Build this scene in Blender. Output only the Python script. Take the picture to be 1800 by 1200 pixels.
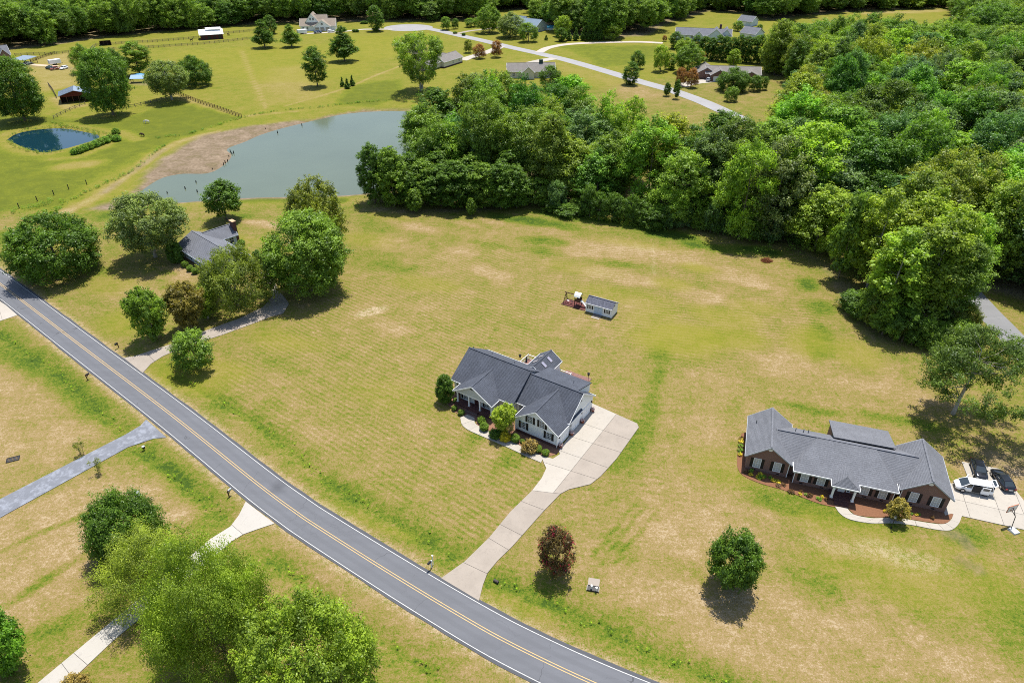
import bpy, bmesh, math, random
import numpy as np
from mathutils import Vector, Matrix
R = math.radians
for o in list(bpy.data.objects): bpy.data.objects.remove(o)
random.seed(7); np.random.seed(7)
S = bpy.context.scene
COL = S.collection
# ------------------------------------------------------------------ camera, sky, sun, exposure
CAM_H, PITCH = 76.0, R(33)
cam = bpy.data.cameras.new('camera'); cam.lens = 24; cam.sensor_width = 36; cam.clip_end = 6000; cam.clip_start = 0.5
co = bpy.data.objects.new('camera', cam); COL.objects.link(co)
co.location = (0, 0, CAM_H); co.rotation_euler = (R(90) - PITCH, 0, 0); S.camera = co
SUN = Vector((0.10, 0.31, 1.0)).normalized()
W = bpy.data.worlds.new('World'); S.world = W; W.use_nodes = True
nt = W.node_tree; bg = nt.nodes['Background']
sky = nt.nodes.new('ShaderNodeTexSky'); sky.sky_type = 'NISHITA'; sky.sun_disc = False
sky.sun_elevation = math.asin(SUN.z); sky.sun_rotation = math.atan2(SUN.x, SUN.y)
nt.links.new(sky.outputs[0], bg.inputs[0]); bg.inputs[1].default_value = 0.12
sl = bpy.data.lights.new('sun', 'SUN'); sl.energy = 4.6; sl.angle = R(0.53); sl.color = (1, 0.95, 0.86)
so = bpy.data.objects.new('sun', sl); COL.objects.link(so); so.rotation_euler = (-SUN).to_track_quat('-Z', 'Y').to_euler()
so.location = (0, 0, 200)
S.cycles.filter_width = 1.0; S.cycles.use_denoising = False
S.view_settings.view_transform = 'Standard'; S.view_settings.look = 'None'
S.view_settings.exposure = 0.62; S.view_settings.gamma = 1; S.view_settings.use_curve_mapping = False

# ------------------------------------------------------------------ survey: a photo point -> a ground point
F = 1200.0
cP, sP = math.cos(PITCH), math.sin(PITCH)
def g(x, y, z=0.0):
    u = (x - 900) / F; v = (600 - y) / F
    d = (u, cP + v * sP, -sP + v * cP); t = (z - CAM_H) / d[2]
    return (d[0] * t, d[1] * t)
def gl(pts, z=0.0): return [g(x, y, z) for x, y in pts]
def depth(X, Y, Z=0): return Y * cP - (Z - CAM_H) * sP
def prow(X, Y, Z): return 600 - F * (Y * sP + (Z - CAM_H) * cP) / depth(X, Y, Z)

# ------------------------------------------------------------------ materials
def srgb(*c): return tuple((v / 12.92 if v <= .04045 else ((v + .055) / 1.055) ** 2.4) for v in c)
class NT:
    def __init__(s, name):
        s.m = bpy.data.materials.new(name); s.m.use_nodes = True; s.t = s.m.node_tree
        s.b = s.t.nodes['Principled BSDF']; s.out = s.t.nodes['Material Output']
    def n(s, typ, **k):
        x = s.t.nodes.new(typ)
        for a, b in k.items(): setattr(x, a, b)
        return x
    def l(s, a, b): s.t.links.new(a, b)
    def math(s, op, a, b=None, c=None, clamp=False):
        x = s.n('ShaderNodeMath', operation=op); x.use_clamp = clamp
        for i, v in enumerate((a, b, c)):
            if v is None: continue
            if isinstance(v, (int, float)): x.inputs[i].default_value = v
            else: s.l(v, x.inputs[i])
        return x.outputs[0]
    def mix(s, f, a, b, mode='MIX'):
        x = s.n('ShaderNodeMix', data_type='RGBA', blend_type=mode)
        for i, v in ((0, f), (6, a), (7, b)):
            if isinstance(v, (int, float)): x.inputs[i].default_value = v
            elif isinstance(v, tuple): x.inputs[i].default_value = (*v[:3], 1)
            else: s.l(v, x.inputs[i])
        return x.outputs[2]
    def noise(s, scale, detail=3, rough=.55, vec=None, dist=0):
        x = s.n('ShaderNodeTexNoise'); x.inputs['Scale'].default_value = scale; x.inputs['Detail'].default_value = detail
        x.inputs['Roughness'].default_value = rough; x.inputs['Distortion'].default_value = dist
        if vec is not None: s.l(vec, x.inputs['Vector'])
        return x.outputs[0]
    def pos(s): return s.n('ShaderNodeNewGeometry').outputs['Position']
    def obj(s): return s.n('ShaderNodeTexCoord').outputs['Object']
    def ramp(s, f, stops):
        x = s.n('ShaderNodeValToRGB'); cr = x.color_ramp
        while len(cr.elements) < len(stops): cr.elements.new(.5)
        for e, (p, c) in zip(cr.elements, stops): e.position = p; e.color = (*c, 1)
        s.l(f, x.inputs[0]); return x.outputs[0]
    def mapping(s, vec, scale=(1, 1, 1), rot=0):
        x = s.n('ShaderNodeMapping'); x.inputs['Scale'].default_value = scale; x.inputs['Rotation'].default_value = (0, 0, rot)
        s.l(vec, x.inputs[0]); return x.outputs[0]
    def bump(s, h, strength=.3, dist=.05):
        x = s.n('ShaderNodeBump'); x.inputs['Strength'].default_value = strength; x.inputs['Distance'].default_value = dist
        s.l(h, x.inputs['Height']); s.l(x.outputs[0], s.b.inputs['Normal'])
    def attr(s, name):
        return s.n('ShaderNodeAttribute', attribute_name=name).outputs['Fac']
MATS = {}
def plain(name, col, rough=.6, metal=0, var=.12, scale=1.5, spec=.3):
    if name in MATS: return MATS[name]
    k = NT(name); c2 = tuple(v * (1 - var) for v in col); c1 = tuple(min(1, v * (1 + var)) for v in col)
    k.l(k.mix(k.noise(scale, 4, .6, k.obj()), c2, c1), k.b.inputs['Base Color'])
    k.b.inputs['Roughness'].default_value = rough; k.b.inputs['Metallic'].default_value = metal
    k.b.inputs['Specular IOR Level'].default_value = spec
    MATS[name] = k.m; return k.m
def shingle(name, col, var=.35):
    k = NT(name); p = k.obj()
    a = k.noise(4.5, 3, .85, k.mapping(p, (1, 1, 1.8))); b = k.noise(.5, 3, .6, p); c = k.noise(11, 2, .8, p)
    f = k.math('ADD', k.math('MULTIPLY', k.math('SUBTRACT', a, .5), 1.3), k.math('ADD', k.math('MULTIPLY', b, .45), k.math('ADD', .34, k.math('MULTIPLY', k.math('SUBTRACT', c, .5), .9))))
    k.l(k.ramp(f, [(.3, tuple(v * (1 - var) for v in col)), (.6, col), (.85, tuple(v * (1 + var * 1.5) for v in col))]), k.b.inputs['Base Color'])
    k.b.inputs['Roughness'].default_value = .85; k.b.inputs['Specular IOR Level'].default_value = .25
    w = k.n('ShaderNodeTexWave', wave_type='BANDS', bands_direction='Z'); w.inputs['Scale'].default_value = 2.6; k.l(p, w.inputs[0])
    k.bump(k.math('ADD', w.outputs['Fac'], k.math('MULTIPLY', c, 1.5)), .5, .04); MATS[name] = k.m; return k.m
def siding(name, col):
    k = NT(name); p = k.obj(); w = k.n('ShaderNodeTexWave', wave_type='BANDS', bands_direction='Z', wave_profile='SAW')
    w.inputs['Scale'].default_value = 1.6; k.l(p, w.inputs[0])
    k.l(k.mix(k.noise(.8, 4, .6, p), tuple(v * .93 for v in col), col), k.b.inputs['Base Color'])
    k.b.inputs['Roughness'].default_value = .55; k.bump(w.outputs['Fac'], .18, .02); MATS[name] = k.m; return k.m
def brick(name, c1, c2, mortar):
    k = NT(name); p = k.obj(); sx = k.n('ShaderNodeSeparateXYZ'); k.l(p, sx.inputs[0])
    cx = k.n('ShaderNodeCombineXYZ'); k.l(k.math('ADD', sx.outputs[0], sx.outputs[1]), cx.inputs[0]); k.l(sx.outputs[2], cx.inputs[1])
    t = k.n('ShaderNodeTexBrick'); k.l(cx.outputs[0], t.inputs[0])
    for i, c in ((1, c1), (2, c2), (3, mortar)): t.inputs[i].default_value = (*c, 1)
    t.inputs['Scale'].default_value = 1; t.inputs['Brick Width'].default_value = .22; t.inputs['Row Height'].default_value = .075; t.inputs['Mortar Size'].default_value = .008
    k.l(k.mix(k.math('MULTIPLY', k.noise(.9, 3, .6, p), .5), t.outputs[0], tuple(v * .6 for v in c1)), k.b.inputs['Base Color'])
    k.b.inputs['Roughness'].default_value = .85; MATS[name] = k.m; return k.m
def concrete(name, col, stain=.25):
    k = NT(name); p = k.pos(); oi = k.n('ShaderNodeObjectInfo')
    a = k.noise(.35, 5, .65, p); b = k.noise(6, 4, .7, p); c = k.noise(1.1, 6, .75, p, 1.5)
    base = k.mix(a, tuple(v * (1 - stain) for v in col), tuple(v * (1 + stain * .5) for v in col))
    base = k.mix(k.math('MULTIPLY', b, .35), base, tuple(v * .75 for v in col))
    base = k.mix(k.math('MULTIPLY', k.math('GREATER_THAN', c, .58), .22), base, tuple(v * .5 for v in col))
    base = k.mix(k.math('MULTIPLY', oi.outputs['Random'], .22), base, tuple(v * .62 for v in col))
    k.l(base, k.b.inputs['Base Color']); k.b.inputs['Roughness'].default_value = .9; k.b.inputs['Specular IOR Level'].default_value = .2
    MATS[name] = k.m; return k.m
def asphalt(name, col, patchy=0, ang=0.0, worn=False):
    k = NT(name); p = k.pos()
    a = k.noise(.12, 4, .6, p); b = k.noise(9, 3, .8, p)
    lane = k.noise(.9, 2, .5, k.mapping(p, (.03, 1, 1), ang))
    f = k.math('ADD', k.math('MULTIPLY', a, .45), k.math('ADD', k.math('MULTIPLY', b, .25), k.math('MULTIPLY', lane, .35)))
    base = k.ramp(f, [(.3, tuple(v * .82 for v in col)), (.55, col), (.8, tuple(v * 1.2 for v in col))])
    if patchy:
        q = k.noise(.55, 5, .7, k.mapping(p, (1, 1, 1), .5)); 
        base = k.mix(k.math('MULTIPLY', k.ramp(q, [(.48, (0, 0, 0)), (.6, (1, 1, 1))]), patchy), base, tuple(v * 1.9 for v in col))
        q2 = k.noise(2.2, 4, .7, k.mapping(p, (2, .6, 1), .5))
        base = k.mix(k.math('MULTIPLY', k.ramp(q2, [(.55, (0, 0, 0)), (.7, (1, 1, 1))]), patchy * .7), base, tuple(v * 1.7 for v in col))
    if worn:     # wheel tracks, transverse cracks and a patch, by the road's own across/along measure
        ac = k.attr('across'); al = k.attr('along'); nz_ = k.noise(1.3, 4, .7, p)
        tr = k.math('COSINE', k.math('MULTIPLY', ac, 4.6)); base = k.mix(k.math('MULTIPLY', k.math('ADD', tr, .4, clamp=True), k.math('MULTIPLY', a, .42)), base, tuple(v * .68 for v in col))
        edge = k.math('GREATER_THAN', k.math('ADD', k.math('ABSOLUTE', ac), k.math('MULTIPLY', nz_, .25)), 2.92); base = k.mix(k.math('MULTIPLY', edge, .75), base, (.055, .058, .066))
        fr = k.math('FRACT', k.math('ADD', k.math('DIVIDE', al, 8.7), k.math('MULTIPLY', k.noise(.11, 4, .6, p), 1.5))); cr = k.math('LESS_THAN', k.math('ABSOLUTE', k.math('SUBTRACT', fr, .5)), .0045)
        cr = k.math('MULTIPLY', cr, k.math('GREATER_THAN', k.noise(.16, 2, .5, p), .47)); base = k.mix(k.math('MULTIPLY', cr, .6), base, (.035, .036, .04))
        px_ = g(490, 856); dv = k.n('ShaderNodeVectorMath', operation='DISTANCE'); k.l(p, dv.inputs[0]); dv.inputs[1].default_value = (*px_, .05)
        base = k.mix(k.math('MULTIPLY', k.math('SUBTRACT', 1.0, k.math('DIVIDE', k.math('ADD', dv.outputs['Value'], k.math('MULTIPLY', nz_, 1.5)), 2.6), clamp=True), .9), base, (.045, .047, .055))
    # cracks
    v = k.n('ShaderNodeTexVoronoi', feature='DISTANCE_TO_EDGE'); v.inputs['Scale'].default_value = .09
    d = k.n('ShaderNodeVectorMath', operation='ADD'); k.l(p, d.inputs[0])
    nz = k.n('ShaderNodeTexNoise'); nz.inputs['Scale'].default_value = .7; nz.inputs['Detail'].default_value = 4; k.l(p, nz.inputs[0])
    sc = k.n('ShaderNodeVectorMath', operation='SCALE'); sc.inputs[3].default_value = 2.2; k.l(nz.outputs['Color'], sc.inputs[0]); k.l(sc.outputs[0], d.inputs[1])
    k.l(k.mapping(d.outputs[0], (.55, 1.6, 1), ang + 1.57), v.inputs[0])
    base = k.mix(k.math('MULTIPLY', k.math('LESS_THAN', v.outputs[0], .003), .18), base, tuple(v_ * .45 for v_ in col))
    k.l(base, k.b.inputs['Base Color']); k.b.inputs['Roughness'].default_value = .8; k.b.inputs['Specular IOR Level'].default_value = .3
    MATS[name] = k.m; return k.m
def leafmat(name, flat=None, trans=.42):
    k = NT(name); t = k.attr('tint'); oi = k.n('ShaderNodeObjectInfo')
    if flat is None: base = oi.outputs['Color']
    else: base = k.ramp(oi.outputs['Random'], flat)
    r = oi.outputs['Random']
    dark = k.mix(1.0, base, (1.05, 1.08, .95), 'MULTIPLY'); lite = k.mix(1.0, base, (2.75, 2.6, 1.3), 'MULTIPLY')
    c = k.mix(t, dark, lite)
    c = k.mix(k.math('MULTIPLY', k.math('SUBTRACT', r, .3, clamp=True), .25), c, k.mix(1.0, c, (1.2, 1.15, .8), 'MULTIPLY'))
    d = k.n('ShaderNodeBsdfDiffuse'); tr = k.n('ShaderNodeBsdfTranslucent'); gl_ = k.n('ShaderNodeBsdfGlossy')
    k.l(c, d.inputs[0]); k.l(k.mix(1.0, c, (.85, .9, .35), 'MULTIPLY'), tr.inputs[0]); gl_.inputs['Roughness'].default_value = .42
    gl_.inputs[0].default_value = (.9, .95, 1, 1)
    m1 = k.n('ShaderNodeAddShader'); k.l(d.outputs[0], m1.inputs[0]); k.l(tr.outputs[0], m1.inputs[1])
    m2 = k.n('ShaderNodeMixShader'); m2.inputs[0].default_value = .014; k.l(m1.outputs[0], m2.inputs[1]); k.l(gl_.outputs[0], m2.inputs[2])
    k.l(m2.outputs[0], k.out.inputs[0]); MATS[name] = k.m; return k.m

LEAF = leafmat('leaf')
FARLEAF = leafmat('far_leaf', [(0, (.032, .068, .014)), (.3, (.05, .088, .018)), (.6, (.072, .112, .022)), (.85, (.055, .088, .028)), (1, (.092, .13, .026))])
BARK = plain('bark', (.16, .13, .10), .95, 0, .4, 3); BARKG = plain('pale_bark', (.36, .33, .28), .9, 0, .35, 2)
WHITE = plain('white_trim', (.78, .79, .79), .5); BLACK = plain('black_paint', (.02, .021, .023), .4, 0, .1)
SHUT = plain('shutter_paint', (.018, .017, .018), .5); GLASS = plain('window_glass', (.07, .085, .10), .08, 0, .3, .7, .8)
CURTAIN = plain('window_blind', (.42, .43, .42), .3, 0, .1, .7, .5)
SIDW = siding('white_siding', (.83, .85, .85)); SIDB = siding('pale_blue_siding', (.55, .63, .70)); SIDC = siding('cream_siding', (.62, .58, .46)); SIDG = siding('grey_siding', (.5, .53, .54))
RF1 = shingle('charcoal_shingle', (.066, .074, .094), .34); RF2 = shingle('grey_shingle', (.136, .142, .160), .26); RF3 = shingle('slate_shingle', (.135, .142, .165), .25)
RF4 = shingle('brown_shingle', (.26, .215, .17), .2); RF5 = shingle('weathered_shingle', (.19, .175, .165), .25); RF6 = shingle('blue_shingle', (.16, .215, .28), .2); RF7 = shingle('shed_shingle', (.10, .105, .135), .5)
BR1 = brick('red_brick', (.21, .098, .075), (.165, .075, .058), (.30, .25, .21)); BR2 = brick('dark_red_brick', (.12, .04, .034), (.075, .028, .026), (.14, .10, .09))
CON1 = concrete('pale_concrete', (.42, .385, .335), .2); CON2 = concrete('weathered_concrete', (.345, .30, .255), .36); CON3 = concrete('white_concrete', (.43, .405, .37), .12)
ASPH = asphalt('asphalt', (.118, .123, .138), 0, R(39), True); ASPH2 = asphalt('patched_asphalt', (.15, .16, .185), .55); ASPH3 = asphalt('far_asphalt', (.27, .265, .27))
PAINTW = plain('road_paint_white', (.52, .52, .505), .7, 0, .4, 3.2); PAINTY = plain('road_paint_yellow', (.50, .345, .15), .7, 0, .35, 3)
MULCHR = plain('red_pine_straw', (.18, .085, .045), .95, 0, .35, 5); MULCHB = plain('brown_mulch', (.22, .115, .075), .95, 0, .35, 5); MULCHP = plain('rubber_mulch', (.115, .04, .035), .95, 0, .3, 4)
WOOD = plain('dark_timber', (.085, .045, .03), .8, 0, .3, 3); WOODG = plain('grey_timber', (.16, .135, .11), .9, 0, .3, 3); DECKW = plain('deck_boards', (.20, .105, .09), .8, 0, .3, 3)
METALW = plain('white_metal_roof', (.8, .8, .82), .4, 0, .06); METALB = plain('blue_metal_roof', (.20, .25, .32), .45, 0, .15); GREYP = plain('grey_plastic', (.42, .44, .45), .5)
RUBBER = plain('tyre_rubber', (.02, .02, .02), .9); RIM = plain('wheel_alloy', (.5, .5, .52), .3, .8); CHROME = plain('steel', (.45, .46, .47), .35, .7)
CARB = plain('black_car_paint', (.012, .013, .017), .15, 0, .05, 1, .7); CARW = plain('white_car_paint', (.80, .81, .82), .2, 0, .03, 1, .6); CARR = plain('red_car_paint', (.22, .04, .03), .25, 0, .05, 1, .6)
CARG = plain('green_car_paint', (.02, .045, .03), .25, 0, .05, 1, .6); CARS = plain('silver_car_paint', (.42, .46, .5), .25, .3, .05, 1, .6); CARBL = plain('blue_car_paint', (.03, .06, .14), .25, 0, .05, 1, .6)
CGLASS = plain('car_glass', (.03, .04, .045), .06, 0, .1, 1, .9); LAMPR = plain('tail_lamp', (.3, .02, .02), .25); LAMPW = plain('head_lamp', (.7, .72, .72), .15)
SEATS = plain('dark_cabin', (.035, .033, .033), .9); ORANGE = plain('orange_paint', (.45, .12, .04), .5); TERRA = plain('terracotta', (.26, .085, .05), .8)
HIDEB = plain('brown_hide', (.06, .035, .022), .9); HIDEW = plain('white_hide', (.6, .57, .5), .9); BLOSS = plain('red_blossom', (.42, .035, .06), .8, 0, .4, 4)
AQUA = plain('pool_liner', (.10, .42, .58), .1); TARP = plain('blue_tarp', (.10, .30, .50), .4)

# ------------------------------------------------------------------ mesh builder
class MB:
    def __init__(s): s.v = []; s.f = []; s.mi = []; s.cur = 0
    def add(s, vs, fs):
        b = len(s.v); s.v += [tuple(v) for v in vs]; s.f += [tuple(i + b for i in f) for f in fs]; s.mi += [s.cur] * len(fs); return s
    def box(s, x0, y0, z0, x1, y1, z1):
        return s.add([(x0, y0, z0), (x1, y0, z0), (x1, y1, z0), (x0, y1, z0), (x0, y0, z1), (x1, y0, z1), (x1, y1, z1), (x0, y1, z1)],
                     [(3, 2, 1, 0), (4, 5, 6, 7), (0, 1, 5, 4), (1, 2, 6, 5), (2, 3, 7, 6), (3, 0, 4, 7)])
    def bar(s, p, q, w, h, up=(0, 0, 1)):
        p, q = Vector(p), Vector(q); d = (q - p)
        if d.length < 1e-6: return s
        d.normalize(); u = Vector(up)
        if abs(d.dot(u)) > .98: u = Vector((0, 1, 0))
        a = d.cross(u).normalized() * w / 2; b = a.cross(d).normalized() * h / 2
        vs = [e + i * a + j * b for e in (p, q) for i, j in ((-1, -1), (1, -1), (1, 1), (-1, 1))]
        return s.add(vs, [(0, 1, 2, 3), (7, 6, 5, 4), (0, 4, 5, 1), (1, 5, 6, 2), (2, 6, 7, 3), (3, 7, 4, 0)])
    def prism(s, pts, z0, z1):
        n = len(pts); ar = sum(pts[i][0] * pts[(i + 1) % n][1] - pts[(i + 1) % n][0] * pts[i][1] for i in range(n))
        if ar < 0: pts = pts[::-1]
        return s.add([(x, y, z0) for x, y in pts] + [(x, y, z1) for x, y in pts],
                     [tuple(range(n))[::-1], tuple(range(n, 2 * n))] + [(i, (i + 1) % n, n + (i + 1) % n, n + i) for i in range(n)])
    def slab(s, pts, th):            # roof plane: top outline, pushed down
        n = len(pts); nz = Vector((0, 0, 0))
        for i in range(n):
            a, b = Vector(pts[i]), Vector(pts[(i + 1) % n]); nz += a.cross(b)
        if nz.z < 0: pts = pts[::-1]
        return s.add([tuple(p) for p in pts] + [(p[0], p[1], p[2] - th) for p in pts],
                     [tuple(range(n)), tuple(range(n, 2 * n))[::-1]] + [((i + 1) % n, i, n + i, n + (i + 1) % n) for i in range(n)])
    def extr(s, poly, axis, a0, a1):   # polygon in (u,z) swept along the other axis
        n = len(poly)
        mk = (lambda u, z, a: (u, a, z)) if axis == 'y' else (lambda u, z, a: (a, u, z))
        return s.add([mk(u, z, a0) for u, z in poly] + [mk(u, z, a1) for u, z in poly],
                     [tuple(range(n)), tuple(range(n, 2 * n))[::-1]] + [((i + 1) % n, i, n + i, n + (i + 1) % n) for i in range(n)])
    def tube(s, pts, rad, n=6, cap=True):
        pts = [Vector(p) for p in pts]; rings = []
        if not hasattr(rad, '__len__'): rad = [rad] * len(pts)
        for i, p in enumerate(pts):
            d = (pts[min(i + 1, len(pts) - 1)] - pts[max(i - 1, 0)]).normalized()
            u = d.cross(Vector((0, 0, 1)) if abs(d.z) < .9 else Vector((1, 0, 0))).normalized(); w = d.cross(u)
            rings.append([p + (u * math.cos(a) + w * math.sin(a)) * rad[i] for a in [2 * math.pi * k / n for k in range(n)]])
        vs = [v for r in rings for v in r]
        fs = [(i * n + k, i * n + (k + 1) % n, (i + 1) * n + (k + 1) % n, (i + 1) * n + k) for i in range(len(pts) - 1) for k in range(n)]
        if cap: fs += [tuple(range(n))[::-1], tuple(range((len(pts) - 1) * n, len(pts) * n))]
        return s.add(vs, fs)
    def loft(s, rings, cap=True):
        n = len(rings[0]); vs = [v for r in rings for v in r]
        fs = [(i * n + k, i * n + (k + 1) % n, (i + 1) * n + (k + 1) % n, (i + 1) * n + k) for i in range(len(rings) - 1) for k in range(n)]
        if cap: fs += [tuple(range(n))[::-1], tuple(range((len(rings) - 1) * n, len(rings) * n))]
        return s.add(vs, fs)
    def ball(s, c, r, n=10, m=6, sz=1.0, jit=0):
        rings = []
        for j in range(m + 1):
            th = math.pi * j / m; rr = max(r * math.sin(th), r * .02)
            rings.append([(c[0] + rr * math.cos(2 * math.pi * k / n) * (1 + random.uniform(-jit, jit)), c[1] + rr * math.sin(2 * math.pi * k / n) * (1 + random.uniform(-jit, jit)), c[2] + r * sz * math.cos(th)) for k in range(n)][::-1])
        return s.loft(rings)
    def mesh(s, name, mats):
        me = bpy.data.meshes.new(name); me.from_pydata(s.v, [], s.f)
        for m in (mats if isinstance(mats, (list, tuple)) else [mats]): me.materials.append(m)
        if any(s.mi): me.polygons.foreach_set('material_index', s.mi)
        bm = bmesh.new(); bm.from_mesh(me); bmesh.ops.recalc_face_normals(bm, faces=bm.faces); bm.to_mesh(me); bm.free(); me.update(); return me
    def build(s, name, mats, parent=None, smooth=False):
        me = s.mesh(name, mats)
        if smooth: me.polygons.foreach_set('use_smooth', [True] * len(me.polygons))
        return link(name, me, parent)
def link(name, data, parent=None):
    o = bpy.data.objects.new(name, data); COL.objects.link(o)
    if parent is not None: o.parent = parent
    return o
def tag(o, label=None, cat=None, group=None, kind=None):
    if label: o['label'] = label
    if cat: o['category'] = cat
    if group: o['group'] = group
    if kind: o['kind'] = kind
    return o
def thing(name, label, cat, loc=(0, 0, 0), rz=0.0, group=None):
    o = link(name, None); o.location = (*loc, 0) if len(loc) == 2 else loc; o.rotation_euler = (0, 0, rz); o.empty_display_size = .5
    return tag(o, label, cat, group)
def struct(o): o['kind'] = 'structure'; return o
def dup_tree(o, parent=None):
    c = o.copy(); COL.objects.link(c)
    if parent is not None: c.parent = parent
    for ch in list(o.children): dup_tree(ch, c)
    return c
# ------------------------------------------------------------------ polylines
def smooth_line(pts, step=1.0):
    P = [np.array(p, float) for p in pts]; P = [2 * P[0] - P[1]] + P + [2 * P[-1] - P[-2]]; out = []
    for i in range(1, len(P) - 2):
        n = max(2, int(np.linalg.norm(P[i + 1] - P[i]) / step))
        for t in np.arange(n) / n:
            out.append(.5 * ((2 * P[i]) + (-P[i - 1] + P[i + 1]) * t + (2 * P[i - 1] - 5 * P[i] + 4 * P[i + 1] - P[i + 2]) * t * t + (-P[i - 1] + 3 * P[i] - 3 * P[i + 1] + P[i + 2]) * t ** 3))
    out.append(P[-2]); return np.array(out)
def normals(L):
    T = np.gradient(L, axis=0); T /= np.linalg.norm(T, axis=1)[:, None]; return np.stack([-T[:, 1], T[:, 0]], 1)
def ribbon(mb, L, o0, o1, z, th=.12, jit=0):
    N = normals(L); n = len(L); a = L + N * np.reshape(o0, (-1, 1)); b = L + N * np.reshape(o1, (-1, 1))
    if jit:
        def wob(k): 
            r = np.random.uniform(-1, 1, n); r = np.convolve(r, np.ones(3) / 3, 'same'); return r[:, None] * jit
        a = a + N * wob(0); b = b + N * wob(1)
    vs = [(*p, z) for p in a] + [(*p, z) for p in b] + [(*p, z - th) for p in a] + [(*p, z - th) for p in b]
    fs = []
    for i in range(n - 1):
        fs += [(i, i + 1, n + i + 1, n + i), (i, 2 * n + i, 2 * n + i + 1, i + 1), (n + i, n + i + 1, 3 * n + i + 1, 3 * n + i)]
    return mb.add(vs, fs)
def seg_dist(PX, PY, line, closed=False):
    d = np.full(PX.shape, 1e9); n = len(line)
    for i in range(n if closed else n - 1):
        ax, ay = line[i]; bx, by = line[(i + 1) % n]; dx, dy = bx - ax, by - ay; L2 = dx * dx + dy * dy + 1e-9
        t = np.clip(((PX - ax) * dx + (PY - ay) * dy) / L2, 0, 1)
        d = np.minimum(d, np.hypot(PX - ax - t * dx, PY - ay - t * dy))
    return d
def inside(PX, PY, poly):
    c = np.zeros(PX.shape, bool); n = len(poly)
    for i in range(n):
        x0, y0 = poly[i]; x1, y1 = poly[(i + 1) % n]
        if y0 == y1: continue
        c ^= ((y0 > PY) != (y1 > PY)) & (PX < (x1 - x0) * (PY - y0) / (y1 - y0) + x0)
    return c
def sd(PX, PY, poly):
    d = seg_dist(PX, PY, poly, True); return np.where(inside(PX, PY, poly), -d, d)
def sstep(a, b, x):
    t = np.clip((x - a) / (b - a), 0, 1); return t * t * (3 - 2 * t)
# ================================================================== SETTING
ROAD = smooth_line([g(-560, 75), g(-250, 310)] + gl([(0, 499), (132, 600), (300, 728), (450, 848), (520, 900), (560, 927), (680, 1003), (807, 1080), (900, 1132), (1040, 1199)]) + [g(1200, 1264), g(1420, 1345)], 1.5)
DITCH = [gl([(300, 655), (382, 700), (425, 725), (450, 740), (525, 800), (575, 842), (650, 892), (675, 902), (712, 927), (762, 955), (805, 977)]),
         gl([(872, 1019), (900, 1032), (1000, 1072), (1050, 1097), (1150, 1145), (1225, 1177), (1290, 1208), (1400, 1255)]),
         gl([(-40, 560), (37, 612), (100, 650), (150, 705), (187, 737), (215, 755)]),
         gl([(250, 790), (287, 822), (320, 847), (362, 882), (392, 908)]),
         gl([(478, 980), (560, 1040), (620, 1092), (700, 1140), (760, 1185), (860, 1250)])]
WZ = -0.7
POND = smooth_line(gl([(222, 359), (240, 343), (262, 327), (286, 313), (320, 306), (365, 305), (392, 292), (408, 274), (400, 262), (430, 250), (460, 237), (500, 225), (550, 213), (600, 202), (650, 197), (700, 196), (732, 200), (760, 230), (735, 280), (700, 330), (640, 341), (560, 346), (470, 347), (400, 350), (320, 356), (262, 359)], WZ), 2)
POND2 = smooth_line(gl([(14, 246), (28, 236), (60, 229), (105, 226), (140, 231), (172, 238), (168, 245), (130, 257), (82, 268), (50, 262), (14, 246)], -.5), 2)
FOREST_A = gl([(700, 358), (730, 362), (770, 352), (905, 362), (1035, 364), (1150, 390), (1240, 408), (1300, 420), (1400, 430), (1450, 436), (1530, 450), (1640, 478), (1745, 515), (1800, 530), (2000, 580), (2050, 300), (2000, 78), (1800, 90), (1710, 96), (1650, 106), (1560, 103), (1480, 104), (1400, 110), (1353, 116), (1353, 131), (1392, 139), (1405, 165), (1402, 190), (1385, 235), (1350, 272), (1320, 292), (1250, 318), (1180, 326), (1090, 314), (1055, 268), (1000, 242), (900, 226), (850, 234), (800, 252), (782, 285), (752, 330), (700, 350)])
FOREST_B = gl([(1500, 535), (1540, 583), (1600, 598), (1680, 585), (1708, 545), (1640, 478), (1540, 462)])
FOREST_C = gl([(-330, 118), (-120, 104), (0, 90), (95, 80), (200, 64), (350, 51), (450, 43), (540, 40), (640, 38), (700, 38), (790, 37), (855, 36), (862, 20), (935, 17), (945, 46), (1000, 62), (1060, 70), (1140, 63), (1180, 40), (1250, 20), (1320, 26), (1345, 36), (1385, 36), (1400, 30), (1510, 20), (1660, 14), (1690, 34), (1700, 92), (1800, 80), (2100, 90), (2100, -30), (-330, -30)])
def fill_axis(parts):
    out = []
    for a, b, s in parts: out += list(np.arange(a, b, s))
    return np.array(out + [parts[-1][1]])
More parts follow.
